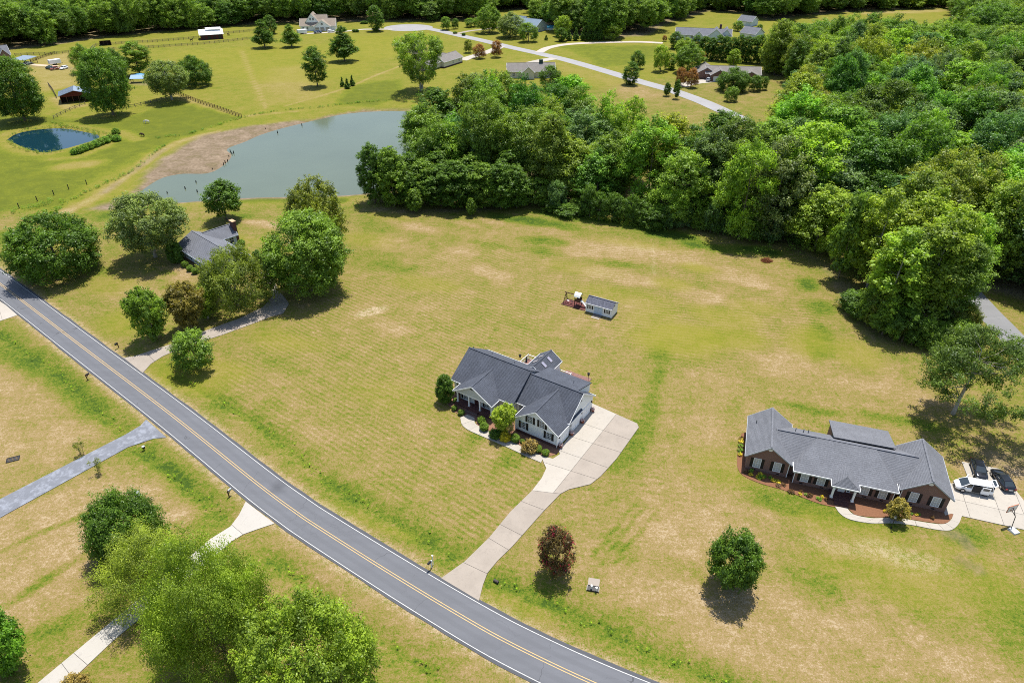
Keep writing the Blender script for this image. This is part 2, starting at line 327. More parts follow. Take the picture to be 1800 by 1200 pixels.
def build_ground():
    ax = fill_axis([(-5000, -700, 330), (-700, -330, 8), (-330, -110, 2.2), (-110, 95, .85), (95, 330, 2.2), (330, 700, 8), (700, 5000, 330)])
    ay = fill_axis([(-900, 10, 90), (10, 150, .85), (150, 260, 1.3), (260, 480, 2.4), (480, 800, 7), (800, 6000, 400)])
    X, Y = np.meshgrid(ax, ay); nx, ny = len(ax), len(ay)
    x, y = X.ravel(), Y.ravel(); z = np.zeros_like(x); lush = np.zeros_like(x); tan = np.zeros_like(x); yel = np.zeros_like(x); mud = np.zeros_like(x); st1 = np.zeros_like(x); st2 = np.zeros_like(x); lit = np.zeros_like(x)
    rng = np.random.RandomState(3)
    def wob(s, a):      # cheap low-frequency wobble
        v = np.zeros_like(x)
        for k in range(6):
            an = rng.uniform(0, 6.28); f = rng.uniform(.6, 1.6) / s; v += np.sin((x * math.cos(an) + y * math.sin(an)) * f + rng.uniform(0, 6.28))
        return v / 6 * a
    wb = wob(6, 2.0); wb2 = wob(2.2, 1.0)
    near = (np.abs(x) < 330) & (y > 5) & (y < 480)
    def line(pts, w, arr, amt, soft=None, wobble=1):
        d = seg_dist(x, y, gl(pts)) + (wb * .35 + wb2 * .5) * wobble * min(1, w / 2)
        np.maximum(arr, amt * (1 - sstep(w * .35, w * 1.15, d)), out=arr)
    def blob(px, py, rx, ry, arr, amt, rot=0):
        cx, cy = g(px, py); dx, dy = x - cx, y - cy; c, s = math.cos(R(rot)), math.sin(R(rot))
        d = np.hypot((dx * c + dy * s) / rx, (-dx * s + dy * c) / ry) + (wb + wb2) * .9 / max(3, min(rx, ry))
        np.maximum(arr, amt * (1 - sstep(.35, 1.15, d)), out=arr)
    def area(pts, arr, amt, soft=2.0, wobble=1):
        d = sd(x, y, gl(pts)) + (wb + wb2) * wobble
        np.maximum(arr, amt * (1 - sstep(-soft, soft, d)), out=arr)
    # ditches: real hollow + lush grass
    for L in DITCH:
        d = seg_dist(x, y, L); z -= .4 * np.exp(-(d / 1.1) ** 2); dd = d + wb * .3 + wb2 * .45
        np.maximum(lush, .34 * (1 - sstep(.2, 1.5, dd)) , out=lush); np.maximum(lush, .13 * (1 - sstep(1.0, 4.0, dd)), out=lush)
    # whole-district tones
    meadow = 1 - sstep(-8, 8, sd(x, y, gl([(-500, 400), (0, 372), (160, 370), (620, 355), (760, 200), (1100, 150), (1800, 40), (2100, -60), (-500, -60)])))
    lush += .08 * meadow; yel += .42 * meadow
    area([(0, 200), (200, 215), (330, 185), (420, 205), (330, 235), (160, 320), (100, 360), (0, 370), (-200, 400), (-200, 230)], lush, .5, 5)
    area([(300, 180), (420, 205), (330, 240), (250, 245), (200, 215)], lush, .6, 3)
    area([(270, 90), (420, 80), (700, 70), (660, 130), (560, 150), (450, 150), (300, 120)], yel, .6, 10)
    area([(480, 120), (540, 115), (560, 150), (560, 175), (470, 185), (455, 150)], tan, .28, 8)
    area([(560, 60), (700, 62), (720, 100), (640, 112)], yel, .65, 10)
    area([(620, 150), (700, 140), (720, 165), (660, 185), (590, 185)], lush, .55, 4)
    area([(980, 80), (1160, 80), (1140, 110), (1060, 118)], lush, .45, 5); area([(870, 105), (1000, 110), (1240, 185), (1120, 170), (1000, 130)], tan, .18, 6)
    area([(1340, 40), (1390, 40), (1380, 58), (1340, 56)], yel, .6, 4); area([(1510, 22), (1660, 16), (1650, 36), (1540, 40)], yel, .5, 4); area([(1510, 22), (1660, 16), (1655, 22), (1520, 26)], tan, .5, 2)
    area([(70, 100), (130, 90), (140, 150), (80, 160), (50, 130)], tan, .40, 4); line([(90, 115), (140, 122), (50, 116)], 2.2, mud, .45)
    line([(425, 90), (445, 140), (468, 190)], 1.4, tan, .45); line([(715, 112), (660, 133), (615, 153), (560, 170), (500, 187)], 1.2, tan, .42); line([(300, 165), (345, 180), (420, 205), (520, 196)], 1.6, tan, .4)
    line([(100, 172), (120, 190), (150, 185)], 3, tan, .5); line([(230, 145), (262, 148)], 4, mud, .5)
    area([(0, 225), (40, 220), (120, 215), (200, 235), (180, 258), (90, 285), (0, 265)], tan, .30, 3); line([(90, 280), (140, 276), (200, 250)], 3, tan, .55); line([(212, 232), (240, 245)], 4, tan, .6)
    blob(140, 290, 12, 7, tan, .75, 20)
    # dam track
    line([(120, 372), (170, 345), (220, 312), (270, 272), (310, 250), (380, 232)], 2.4, tan, .5); line([(180, 340), (225, 312), (285, 262)], 1.1, mud, .5)
    # lawns: dry main field, mowing stripes
    lawn = 1 - sstep(-5, 5, sd(x, y, gl([(250, 690), (440, 610), (640, 470), (830, 400), (1150, 420), (1380, 450), (1500, 560), (1640, 680), (1800, 760), (1900, 950), (1800, 1200), (1320, 1200), (900, 1030), (820, 960), (640, 870)])))
    tan += .08 * lawn
    area([(400, 640), (620, 480), (880, 420), (1000, 520), (960, 620), (830, 690), (960, 830), (870, 940), (800, 960), (560, 800), (400, 700)], st1, 1, 3)
    area([(880, 420), (1150, 430), (1400, 470), (1480, 560), (1300, 640), (1180, 650), (1000, 560)], st2, 1, 3)
    area([(1000, 840), (1180, 760), (1200, 900), (1060, 1010), (900, 1010)], st2, .5, 4)
    for q in [(1060, 440, 20, 5, .34), (1180, 450, 14, 6, .36), (1330, 500, 12, 4, .3), (1240, 660, 10, 5, .22), (1380, 640, 8, 8, .28), (1120, 540, 5, 5, .25), (1260, 940, 12, 8, .26), (1330, 1130, 20, 6, .3), (1560, 1120, 18, 6, .26), (1180, 860, 6, 8, .2), (800, 440, 8, 4, .30), (860, 480, 9, 4, .30), (1000, 440, 14, 5, .36), (1130, 440, 14, 5, .46), (1080, 485, 14, 4, .36), (960, 405, 8, 3, .2), (700, 580, 5, 2, .3), (640, 545, 4, 2.5, .2), (700, 430, 8, 5, .30), (740, 400, 9, 4, .36), (520, 700, 7, 2, .2), (1300, 480, 14, 5, .3), (1350, 620, 9, 5, .25), (1240, 520, 9, 4, .3), (780, 540, 9, 4, .2), (1000, 900, 6, 6, .16), (1150, 940, 12, 6, .3), (1100, 1010, 8, 4, .26), (1200, 1060, 16, 6, .34), (1400, 1080, 16, 6, .3), (1340, 900, 6, 3, .2), (1600, 1060, 14, 6, .24), (1500, 1150, 14, 5, .22), (1750, 810, 6, 4, .5), (1720, 830, 6, 3, .4), (620, 640, 9, 3, .15), (560, 760, 8, 2, .2), (1000, 700, 6, 5, .1), (1390, 560, 5, 6, .15), (1310, 720, 8, 4, .1), (1240, 760, 7, 7, .26), (1350, 950, 10, 5, .1), (1280, 880, 8, 5, .22), (1480, 960, 7, 3, .2), (870, 390, 5, 2, .3), (820, 395, 6, 2, .3), (560, 455, 9, 5, .1), (470, 395, 8, 3, .42), (330, 480, 9, 6, .3), (240, 520, 8, 5, .25), (1440, 660, 8, 7, .2), (1560, 690, 10, 4, .2)]:
        blob(*q[:4], tan, q[4] * .9, -25)
    for q in [(940, 390, 14, 4, .55), (1040, 385, 12, 3, .5), (1180, 415, 12, 3, .5), (1290, 440, 10, 3, .5), (960, 440, 7, 5, .35), (1160, 660, 2, 9, .32), (1130, 750, 2, 7, .26), (1440, 600, 3, 10, .3), (1430, 890, 14, 2.5, .35), (1300, 860, 6, 5, .2), (960, 425, 9, 4, .5), (1000, 380, 16, 3, .5), (1120, 400, 10, 3, .45), (1230, 430, 9, 3, .5), (1330, 440, 9, 3, .6), (1420, 500, 4, 6, .5), (1440, 540, 5, 5, .4), (1070, 460, 8, 2, .3), (700, 470, 8, 3, .25), (860, 430, 6, 2, .3), (1160, 620, 4, 6, .3), (1150, 700, 2, 8, .28), (1095, 790, 3, 7, .25), (840, 760, 2.2, 8, .3), (900, 800, 3, 6, .3), (1370, 890, 10, 2, .38), (1430, 720, 12, 2, .4), (1560, 735, 9, 2, .4), (1740, 800, 6, 3, .35), (1480, 1010, 10, 4, .2), (1440, 1020, 7, 4, .28), (1780, 1080, 5, 10, .3), (1650, 1090, 7, 3, .2), (1700, 940, 5, 3, .3), (560, 390, 8, 3, .2), (660, 400, 7, 4, .2), (430, 380, 8, 2, .3), (20, 420, 10, 5, .3), (200, 380, 14, 4, .3), (150, 470, 8, 3, .2), (300, 480, 4, 2, .4), (500, 640, 9, 3, .15), (300, 640, 8, 4, .2), (1300, 600, 8, 4, .2), (1010, 585, 4, 2, .15), (1480, 780, 6, 2, .2), (1300, 1000, 5, 4, .2)]:
        blob(*q[:4], lush, q[4] * .85, -20)
    for q in [(1180, 600, 13, 8, .55), (1080, 520, 14, 5, .3), (1120, 430, 12, 3, .35), (1290, 590, 8, 6, .45), (1420, 600, 6, 8, .4), (1000, 470, 12, 4, .25), (760, 500, 10, 5, .3), (690, 380, 10, 4, .35), (1500, 620, 6, 6, .4), (1480, 930, 12, 4, .3), (1280, 820, 8, 6, .25), (1560, 1010, 14, 6, .3), (1700, 1000, 9, 6, .25), (700, 700, 14, 6, .2), (1200, 590, 12, 7, .6), (1230, 470, 7, 3, .5), (1150, 560, 8, 8, .35), (1280, 560, 9, 5, .4), (320, 660, 12, 6, .45), (500, 600, 12, 5, .35), (640, 420, 12, 5, .3), (1570, 1000, 9, 4, .35), (1330, 540, 7, 4, .3), (80, 440, 12, 6, .3), (420, 420, 10, 3, .3), (240, 560, 9, 8, .4), (200, 500, 9, 6, .3), (380, 650, 9, 4, .4), (970, 680, 6, 4, .15), (900, 1070, 6, 1.6, .25), (600, 900, 9, 1.5, .25), (680, 930, 7, 1.5, .3), (1180, 500, 5, 3, .4)]:
        blob(*q[:4], yel, q[4], -20)
    # across the road: browner, rough
    area([(-200, 640), (0, 640), (90, 680), (180, 760), (130, 800), (0, 860), (-200, 950)], tan, .26, 4); area([(0, 905), (200, 815), (290, 850), (330, 900), (300, 930), (180, 960), (150, 1060), (0, 1090), (-200, 1200), (-200, 990)], tan, .30, 3)
    area([(480, 930), (520, 940), (760, 1100), (950, 1200), (760, 1240), (600, 1100), (500, 1010)], tan, .16, 2); blob(300, 905, 4, 3, tan, .3)
    area([(30, 610), (0, 600), (0, 640), (80, 680), (200, 760), (190, 720), (100, 640)], lush, .35, 2); blob(60, 660, 4, 3, lush, .4); blob(150, 1080, 6, 2, lush, .2, 30); line([(0, 970), (60, 940), (150, 905)], .7, lush, .4)
    line([(20, 1060), (90, 1010), (150, 975)], 1.0, lush, .35); line([(290, 815), (330, 850)], 1, lush, .5)
    # bare spots & worn marks
    line([(1668, 935), (1690, 945), (1705, 962)], 1.2, mud, .5); line([(1690, 985), (1720, 1000)], 1.0, mud, .4); blob(1550, 965, 4, 1.6, lit, .26, -20); blob(1475, 960, 6, 1.6, lit, .16, -15); blob(1600, 980, 5, 2, lit, .2, -20); blob(650, 548, 3, 1.3, lit, .4, 30); blob(1780, 810, 4, 3, mud, .35); blob(1755, 800, 3, 2, mud, .3)
    line([(850, 425), (700, 520), (600, 575), (540, 620)], .5, tan, .12); line([(840, 430), (870, 400)], 1.5, tan, .15); line([(1148, 430), (1149, 480)], .6, lit, .14)
    line([(1640, 600), (1545, 575), (1480, 500)], 3.5, mud, .4); line([(1400, 436), (1480, 490), (1540, 590), (1660, 605)], 2.5, mud, .3)
    blob(655, 350, 3, 2, mud, .6); line([(640, 368), (720, 372), (870, 366)], 2.0, mud, .4)
    for a in ((1060, 985, 1130, 890), (1075, 990, 1150, 905), (1040, 980, 1120, 880)): line([(a[0], a[1]), (a[2], a[3])], .35, lush, .30, wobble=.3)
    dr = seg_dist(x, y, [tuple(p) for p in ROAD[::3]]); np.maximum(lit, .35 * (1 - sstep(3.2, 4.1, dr + wb2 * .3)), out=lit); np.maximum(tan, .2 * (1 - sstep(3.2, 5, dr)), out=tan)
    # ponds
    for poly, dep, wz in ((POND, 2.2, WZ), (POND2, 2.0, -.5)):
        d = sd(x, y, [tuple(p) for p in poly]); z = np.where(d < 0, np.minimum(z, wz + np.maximum(d * .22, -dep)), np.minimum(z, np.minimum(0, wz + d * .16)))
    dp = sd(x, y, [tuple(p) for p in POND]) + wb2 * .7 + wb * .35
    np.maximum(mud, .95 * (1 - sstep(.6, 2.6, dp)), out=mud)
    area([(155, 368), (200, 352), (232, 336), (262, 300), (300, 272), (355, 238), (420, 226), (560, 206), (640, 192), (720, 192), (650, 200), (560, 216), (470, 240), (420, 275), (380, 308), (290, 318), (262, 345), (225, 364), (180, 371)], mud, .95, 1.5)
    dp2 = sd(x, y, [tuple(p) for p in POND2]) + wb2 * .5; np.maximum(tan, .55 * (1 - sstep(4, 8, dp2)), out=tan); np.maximum(lush, .4 * (1 - sstep(.5, 2.5, dp2)), out=lush)
    dl = seg_dist(x, y, gl([(600, 352), (470, 350), (400, 353)])); np.maximum(lush, .5 * (1 - sstep(1, 3.5, dl)), out=lush)
    # woodland floor
    for fp in (FOREST_A, FOREST_B, FOREST_C):
        d = sd(x, y, fp) + wb * .8; np.maximum(mud, .75 * (1 - sstep(-4, 1, d)), out=mud)
    z += np.where(near, wob(30, .05) * sstep(3.5, 7, dr), 0)
    # keep built ground flat
    me = bpy.data.meshes.new('ground'); me.vertices.add(nx * ny); me.vertices.foreach_set('co', np.stack([x, y, z], 1).astype('f4').ravel())
    i = np.arange((ny - 1) * (nx - 1)); r, c = i // (nx - 1), i % (nx - 1); a = r * nx + c
    q = np.stack([a, a + 1, a + nx + 1, a + nx], 1).astype('i4'); n = len(q)
    me.loops.add(n * 4); me.loops.foreach_set('vertex_index', q.ravel()); me.polygons.add(n); me.polygons.foreach_set('loop_start', np.arange(0, n * 4, 4, dtype='i4')); me.polygons.foreach_set('loop_total', np.full(n, 4, 'i4'))
    me.polygons.foreach_set('use_smooth', np.ones(n, bool)); me.update(); me.validate()
    for nm, arr in (('lush', lush), ('dry', tan), ('yellow', yel), ('bare', mud), ('stripe_a', st1), ('stripe_b', st2), ('straw', lit)):
        at = me.attributes.new(nm, 'FLOAT', 'POINT'); at.data.foreach_set('value', arr.astype('f4'))
    k = NT('grass'); p = k.pos()
    n1 = k.noise(.045, 4, .6, p); n2 = k.noise(.22, 4, .62, p, .6); n3 = k.noise(1.0, 4, .7, p); n4 = k.noise(5.5, 3, .75, p)
    n6 = k.noise(2.3, 3, .75, p); n5 = k.noise(.5, 3, .6, k.mapping(p, (.35, 2.2, 1), R(-32)))
    def stripes(ang, per, at, amt):
        q = k.n('ShaderNodeVectorMath', operation='ADD'); k.l(p, q.inputs[0]); nz = k.n('ShaderNodeTexNoise'); nz.inputs['Scale'].default_value = .05; k.l(p, nz.inputs[0])
        s3 = k.n('ShaderNodeVectorMath', operation='SCALE'); s3.inputs[3].default_value = 2.4; k.l(nz.outputs['Color'], s3.inputs[0]); k.l(s3.outputs[0], q.inputs[1])
        w = k.n('ShaderNodeTexWave', wave_type='BANDS', bands_direction='Y'); w.inputs['Scale'].default_value = 6.2832 / per / 20; w.inputs['Distortion'].default_value = .9; w.inputs['Detail'].default_value = 2; w.inputs['Detail Scale'].default_value = 1.5
        k.l(k.mapping(q.outputs[0], (1, 1, 1), ang), w.inputs[0])
        m = k.math('MULTIPLY', k.attr(at), k.noise(.1, 2, .5, p)); return k.math('MULTIPLY', k.math('MULTIPLY', k.math('SUBTRACT', w.outputs['Fac'], .5), amt), m)
    c = lambda v, a: k.math('MULTIPLY', k.math('SUBTRACT', v, .5), a)
    D = k.math('ADD', .475, k.math('SUBTRACT', k.attr('dry'), k.attr('lush')))
    for t in (c(n1, .40), c(n2, .70), c(n3, .75), c(n4, 1.35), c(n6, 1.1), c(n5, .35), stripes(R(36), .98, 'stripe_a', .36), stripes(R(14), 1.1, 'stripe_b', .32)):
        D = k.math('ADD', D, t)
    col = k.ramp(D, [(0, (.038, .070, .010)), (.2, (.086, .132, .010)), (.4, (.140, .140, .022)), (.55, (.188, .154, .045)), (.72, (.228, .162, .070)), (.88, (.262, .188, .096)), (1, (.33, .255, .155))])
    col = k.mix(k.math('MULTIPLY', k.attr('yellow'), k.math('ADD', .5, n2), clamp=True), col, k.mix(n4, (.150, .165, .012), (.225, .200, .024)))
    st = k.math('MULTIPLY', k.attr('straw'), k.ramp(k.math('ADD', n4, c(n3, .8)), [(.42, (0, 0, 0)), (.62, (1, 1, 1))]))
    col = k.mix(st, col, (.58, .50, .38))
    dirt = k.ramp(k.math('ADD', k.math('MULTIPLY', n3, .5), k.math('MULTIPLY', n2, .5)), [(.32, (.105, .076, .050)), (.5, (.178, .134, .090)), (.68, (.275, .212, .15))])
    bf = k.math('MULTIPLY', k.attr('bare'), k.math('ADD', .55, n2)); bf = k.math('ADD', bf, k.math('MULTIPLY', c(n3, 1.2), k.math('MULTIPLY', k.attr('bare'), k.math('SUBTRACT', 1.0, k.attr('bare')))), clamp=True)
    col = k.mix(bf, col, dirt)
    k.l(col, k.b.inputs['Base Color']); k.b.inputs['Roughness'].default_value = .95; k.b.inputs['Specular IOR Level'].default_value = .08
    k.bump(k.math('ADD', n4, k.math('MULTIPLY', n3, 1.5)), .55, .12)
    me.materials.append(k.m); o = link('ground', me); struct(o); o['label'] = 'mown lawns and meadow, green and straw coloured'
build_ground()

# water
def water(name, poly, z, col, rough, grow, label, bump=.15, spec=.5):
    P = np.array([tuple(p) for p in poly]); c = P.mean(0); N = normals(P)
    ar = sum(P[i][0] * P[(i + 1) % len(P)][1] - P[(i + 1) % len(P)][0] * P[i][1] for i in range(len(P)))
    P2 = P + N * (-grow if ar > 0 else grow)
    k = NT(name); p = k.pos(); a = k.noise(.03, 4, .6, p)
    k.l(k.mix(a, tuple(v * .8 for v in col), tuple(v * 1.15 for v in col)), k.b.inputs['Base Color']); k.b.inputs['Roughness'].default_value = rough
    k.b.inputs['IOR'].default_value = 1.333; k.b.inputs['Specular IOR Level'].default_value = spec
    w = k.noise(1.6, 3, .6, k.mapping(p, (.6, 1.4, 1), R(20))); k.bump(w, bump, .05)
    o = MB().prism([tuple(q) for q in P2], z - 1.5, z).build(name, k.m); struct(o); o['label'] = label
water('pond', POND[:-1:2], WZ, (.105, .128, .088), .10, 1.5, 'wide milky grey green pond with bare muddy shore')
water('pond_water', POND2[:-2:2], -.5, (.006, .030, .045), .02, 1.0, 'small dark blue pond ringed by grass', .02, .8)

# roads
rd = MB(); ribbon(rd, ROAD, -3.15, 3.25, .05, .35, .12); road = struct(rd.build('road', ASPH))
_n = len(ROAD); _al = np.concatenate([[0], np.cumsum(np.linalg.norm(np.diff(ROAD, axis=0), axis=1))])
for nm, arr in (('along', np.tile(_al, 4)), ('across', np.concatenate([np.full(_n, -3.15), np.full(_n, 3.25), np.full(_n, -3.15), np.full(_n, 3.25)]))):
    road.data.attributes.new(nm, 'FLOAT', 'POINT').data.foreach_set('value', arr.astype('f4'))
road['label'] = 'two lane grey asphalt road with yellow centre lines'
def marking(L, o, w, mat, z=.056, name='road_marking', wob=0):
    m = MB(); ribbon(m, L, o - w / 2, o + w / 2, z, .004, wob); x = m.build(name, mat, road); return x
ln = [marking(ROAD, -2.72, .08, PAINTW), marking(ROAD, 2.72, .08, PAINTW), marking(ROAD, -.17, .10, PAINTY), marking(ROAD, .17, .10, PAINTY)]
def street(name, px, w, mat, label, z=.05, flare=None):
    L = smooth_line(gl(px), 2.5); h = np.full(len(L), w / 2)
    m = MB(); ribbon(m, L, -h, h, z, .3, .06); o = struct(m.build(name, mat)); o['label'] = label; return o
st = street('street', [(690, 51), (740, 50), (770, 54), (800, 61), (850, 72), (900, 84), (950, 95), (1000, 107), (1070, 127), (1130, 145), (1180, 159), (1230, 177), (1260, 190), (1310, 213)], 7.5, ASPH3, 'pale far street ending in a turning circle')
m = MB(); cx, cy = g(718, 49); m.prism([(cx + 17 * math.cos(a), cy + 15 * math.sin(a)) for a in np.linspace(0, 6.2, 28)], -.2, .046); m.build('turning_circle', ASPH3, st)
street('lane', [(1165, 76), (1120, 74), (1060, 75), (1000, 78), (965, 84), (948, 92)], 5.2, plain('gravel', (.42, .36, .31), .95), 'pale looping lane beside the far street', .062)
street('far_driveway', [(975, 103), (950, 107), (925, 113)], 6, CON1, 'white driveway crossing grass below far street', .066)
street('far_driveway', [(690, 52), (640, 52), (610, 55), (570, 58), (530, 60)], 4, CON1, 'pale driveway leading to the white gabled house', .070)
street('far_driveway', [(797, 61), (825, 55), (850, 52), (890, 46)], 3.5, CON2, 'tan driveway under trees left of the blue house', .074)
street('far_driveway', [(812, 106), (830, 100), (862, 90), (880, 82)], 6, CON1, 'driveway beside two dark red trees', .078)
street('far_driveway', [(1196, 152), (1215, 146), (1240, 143), (1262, 140)], 7, CON1, 'driveway of the far brick house', .082)
street('country_lane', [(1660, 470), (1700, 510), (1735, 548), (1768, 582), (1810, 628), (1880, 720), (1990, 860), (2150, 1090)], 5.6, asphalt('lane_asphalt', (.185, .187, .195)), 'grey lane emerging from under the right hand trees')
street('track', [(25, 110), (60, 114), (100, 117)], 3.5, plain('pale_dirt', (.46, .35, .25), .95), 'pale dirt track beside the parked vehicles', .03)

def shrink(P, d):
    n = len(P); ar = sum(P[i][0] * P[(i + 1) % n][1] - P[(i + 1) % n][0] * P[i][1] for i in range(n)); out = []
    if ar < 0: P = P[::-1]
    for i in range(n):
        a, b, c = Vector(P[i - 1]), Vector(P[i]), Vector(P[(i + 1) % n]); e1 = (b - a).normalized(); e2 = (c - b).normalized()
        n1 = Vector((-e1.y, e1.x)); n2 = Vector((-e2.y, e2.x)); k = 1 + n1.dot(n2); out.append(tuple(b + (n1 + n2) * (d / max(k, .35))))
    return out
def panels(name, poly_px, joints_px, mat, label, z=.07, th=.3, mats=None, gap=.026, piece='concrete_panel', catkind='structure'):
    """a slab cut along its joints into separate panels"""
    root = link(name, None); root['kind'] = 'structure'; root['label'] = label
    P = gl(poly_px); c = np.mean(P, axis=0); root.location = (c[0], c[1], 0)
    bm = bmesh.new(); bm.faces.new([bm.verts.new((x - c[0], y - c[1], 0)) for x, y in P])
    for a, b in joints_px:
        A, B = Vector((*g(*a), 0)), Vector((*g(*b), 0)); n = (B - A).cross(Vector((0, 0, 1))).normalized()
        bmesh.ops.bisect_plane(bm, geom=bm.verts[:] + bm.edges[:] + bm.faces[:], plane_co=A - Vector((c[0], c[1], 0)), plane_no=n)
    base = MB()
    base.prism([(x - c[0], y - c[1]) for x, y in P], z - th, z - .045); base.build('joint_bed', plain('joint_filler', (.10, .09, .08), .95), root)
    for f in bm.faces:
        vs = [v.co.copy() for v in f.verts]; 
        if f.calc_area() < .25: continue
        ctr = f.calc_center_median(); q = shrink([(v.x, v.y) for v in vs], gap)
        mm = mat if mats is None else mats(ctr.x + c[0], ctr.y + c[1])
        MB().prism(q, z - th * .6, z).build(piece, mm, root)
    bm.free(); return root
split_a, split_b = Vector(g(1081, 731)), Vector(g(997, 836))
def wh_mat(x, y):
    d = split_b - split_a; return CON1 if (d.x * (y - split_a.y) - d.y * (x - split_a.x)) < 0 else CON2
APRON = [(935, 862), (952, 840), (960, 823), (955, 812), (952, 801), (972, 806), (984, 798), (982, 791), (1041, 713.5), (1039, 708), (1112, 740.5), (1120, 744), (1123, 751), (1084, 806), (1056, 837), (1038, 851), (1000, 860), (985, 868)]
DRIVE = [(775, 1016), (817, 986), (860, 944), (897, 899), (935, 862), (985, 868), (955, 899), (900, 961), (875, 985), (857, 1007), (849, 1028), (842, 1056)]
dw = panels('driveway', APRON, [((1081, 731), (968, 872)), ((1024, 744), (1102, 771)), ((1003, 767), (1066, 787)), ((984, 792), (1040, 812)), ((957, 813), (1020, 833))], CON2, 'wide concrete driveway from road to white house garage', mats=wh_mat)
panels('driveway_strip', DRIVE, [((914, 880), (958, 897)), ((880, 922), (923, 944)), ((858, 945), (895, 967)), ((818, 990), (856, 1008))], CON2, 'lower strip of the wide concrete driveway joining the road')
panels('concrete_driveway', [(432, 881), (483, 920), (450, 931), (428, 939), (408, 951), (365, 988), (200, 1125), (117, 1204), (20, 1290), (-40, 1260), (66, 1200), (190, 1097), (370, 947), (405, 925), (420, 905)],
       [((408, 923), (421, 934)), ((350, 964), (376, 985)), ((290, 1013), (318, 1035)), ((232, 1062), (262, 1085)), ((180, 1104), (200, 1126)), ((128, 1146), (156, 1170)), ((108, 1165), (124, 1186))], CON3, 'pale concrete driveway passing beneath the birch trees')
panels('asphalt_driveway', [(257, 737), (293, 769), (270, 771), (225, 786), (20, 899), (-80, 955), (-120, 940), (0, 877), (175, 787), (220, 764), (247, 748)], [], ASPH2, 'patched blue grey asphalt driveway left of the road', piece='asphalt_surface')
panels('curved_driveway', [(217, 629), (236, 626), (267, 616), (310, 602), (362, 581), (420, 560), (462, 540), (480, 520), (470, 497), (456, 478), (478, 480), (490, 512), (500, 522), (508, 534), (498, 551), (475, 557), (450, 567), (390, 589), (320, 611), (285, 627), (265, 640), (251, 656)],
       [((256, 620), (272, 635)), ((300, 606), (312, 616)), ((345, 588), (358, 600)), ((400, 568), (415, 582)), ((446, 550), (460, 566)), ((480, 520), (500, 556))], CON2, 'curving concrete driveway to the pale blue house')
panels('driveway_end', [(-40, 505), (10, 536), (31, 554), (-40, 578)], [((-5, 528), (5, 566))], CON1, 'end of a concrete driveway at left edge of road')
panels('parking_pad', [(1690, 811), (1756, 823.5), (1800, 880), (1850, 920), (2080, 985), (2100, 1030), (1800, 931), (1691, 907), (1672, 903), (1661, 906), (1658, 898), (1668, 850), (1698.5, 845), (1699.5, 835)],
       [((1697, 884), (1704, 906)), ((1732, 830), (1762, 915)), ((1680, 878), (1800, 905)), ((1690, 850), (1790, 862)), ((1790, 880), (1822, 960)), ((1860, 900), (1890, 990)), ((1940, 920), (1975, 1020))], CON1, 'concrete parking pad beside the brick house')
def walkway(name, outer, inner, n, mat, label, z=.075):
    root = link(name, None); root['kind'] = 'structure'; root['label'] = label
    A = smooth_line(gl(outer), .4); B = smooth_line(gl(inner), .4)
    ia = np.linspace(0, len(A) - 1, 5 * n + 1).astype(int); ib = np.linspace(0, len(B) - 1, 5 * n + 1).astype(int); A, B = A[ia], B[ib]
    for s in range(n):
        a, b = A[5 * s:5 * s + 6].copy(), B[5 * s:5 * s + 6].copy()
        for q in (a, b):
            t = q[1] - q[0]; q[0] += t / (np.linalg.norm(t) + 1e-9) * .015; t = q[-2] - q[-1]; q[-1] += t / (np.linalg.norm(t) + 1e-9) * .03
        MB().prism([tuple(p) for p in a] + [tuple(p) for p in b[::-1]], -.2, z).build('concrete_panel', mat, root)
    return root
walkway('footpath', [(809, 734), (812, 746), (822, 755), (839, 763), (883, 782), (928, 803), (951, 813)], [(823, 728), (834, 735), (836, 745), (861, 759), (905, 779), (948, 799), (957, 803)], 9, CON1, 'curved pale footpath to the white house porch')
walkway('footpath', [(1467.5, 890), (1477, 903), (1495, 913), (1532, 919.5), (1570, 919), (1605, 923), (1642, 930), (1669, 932), (1684, 922), (1691, 906)], [(1489, 893), (1500.5, 904), (1532, 910.5), (1568, 909.5), (1596, 913), (1632.5, 919), (1658, 921), (1671, 914), (1676, 903)], 12, CON1, 'curving footpath in front of the brick house')
def bed(name, px, mat, label, z=.055):
    P = smooth_line(gl(px + [px[0]]), .5)[:-1]; m = MB(); m.prism([tuple(p) for p in P], -.15, z); o = struct(m.build(name, mat)); o['label'] = label; return o
bed('flower_bed', [(790, 703), (786, 709), (800, 724), (815, 731), (826, 730), (837, 740), (839, 748), (862, 758), (905, 778), (945, 797), (965, 801), (979, 797), (984, 789), (975, 778), (912, 748), (905, 735), (880, 712), (840, 700), (805, 685)], MULCHB, 'mulched shrub bed along the white house front', .05)
bed('pine_straw_bed', [(1303, 762), (1296, 800), (1300, 829), (1330, 847), (1380, 862), (1432, 882), (1462, 890), (1490, 893), (1502, 904), (1540, 909), (1575, 908), (1605, 913), (1658, 920), (1672, 911), (1675, 902), (1660, 890), (1600, 880), (1480, 850), (1400, 830), (1330, 810), (1318, 780), (1316, 760)], MULCHR, 'reddish pine straw bed around the brick house front', .05)

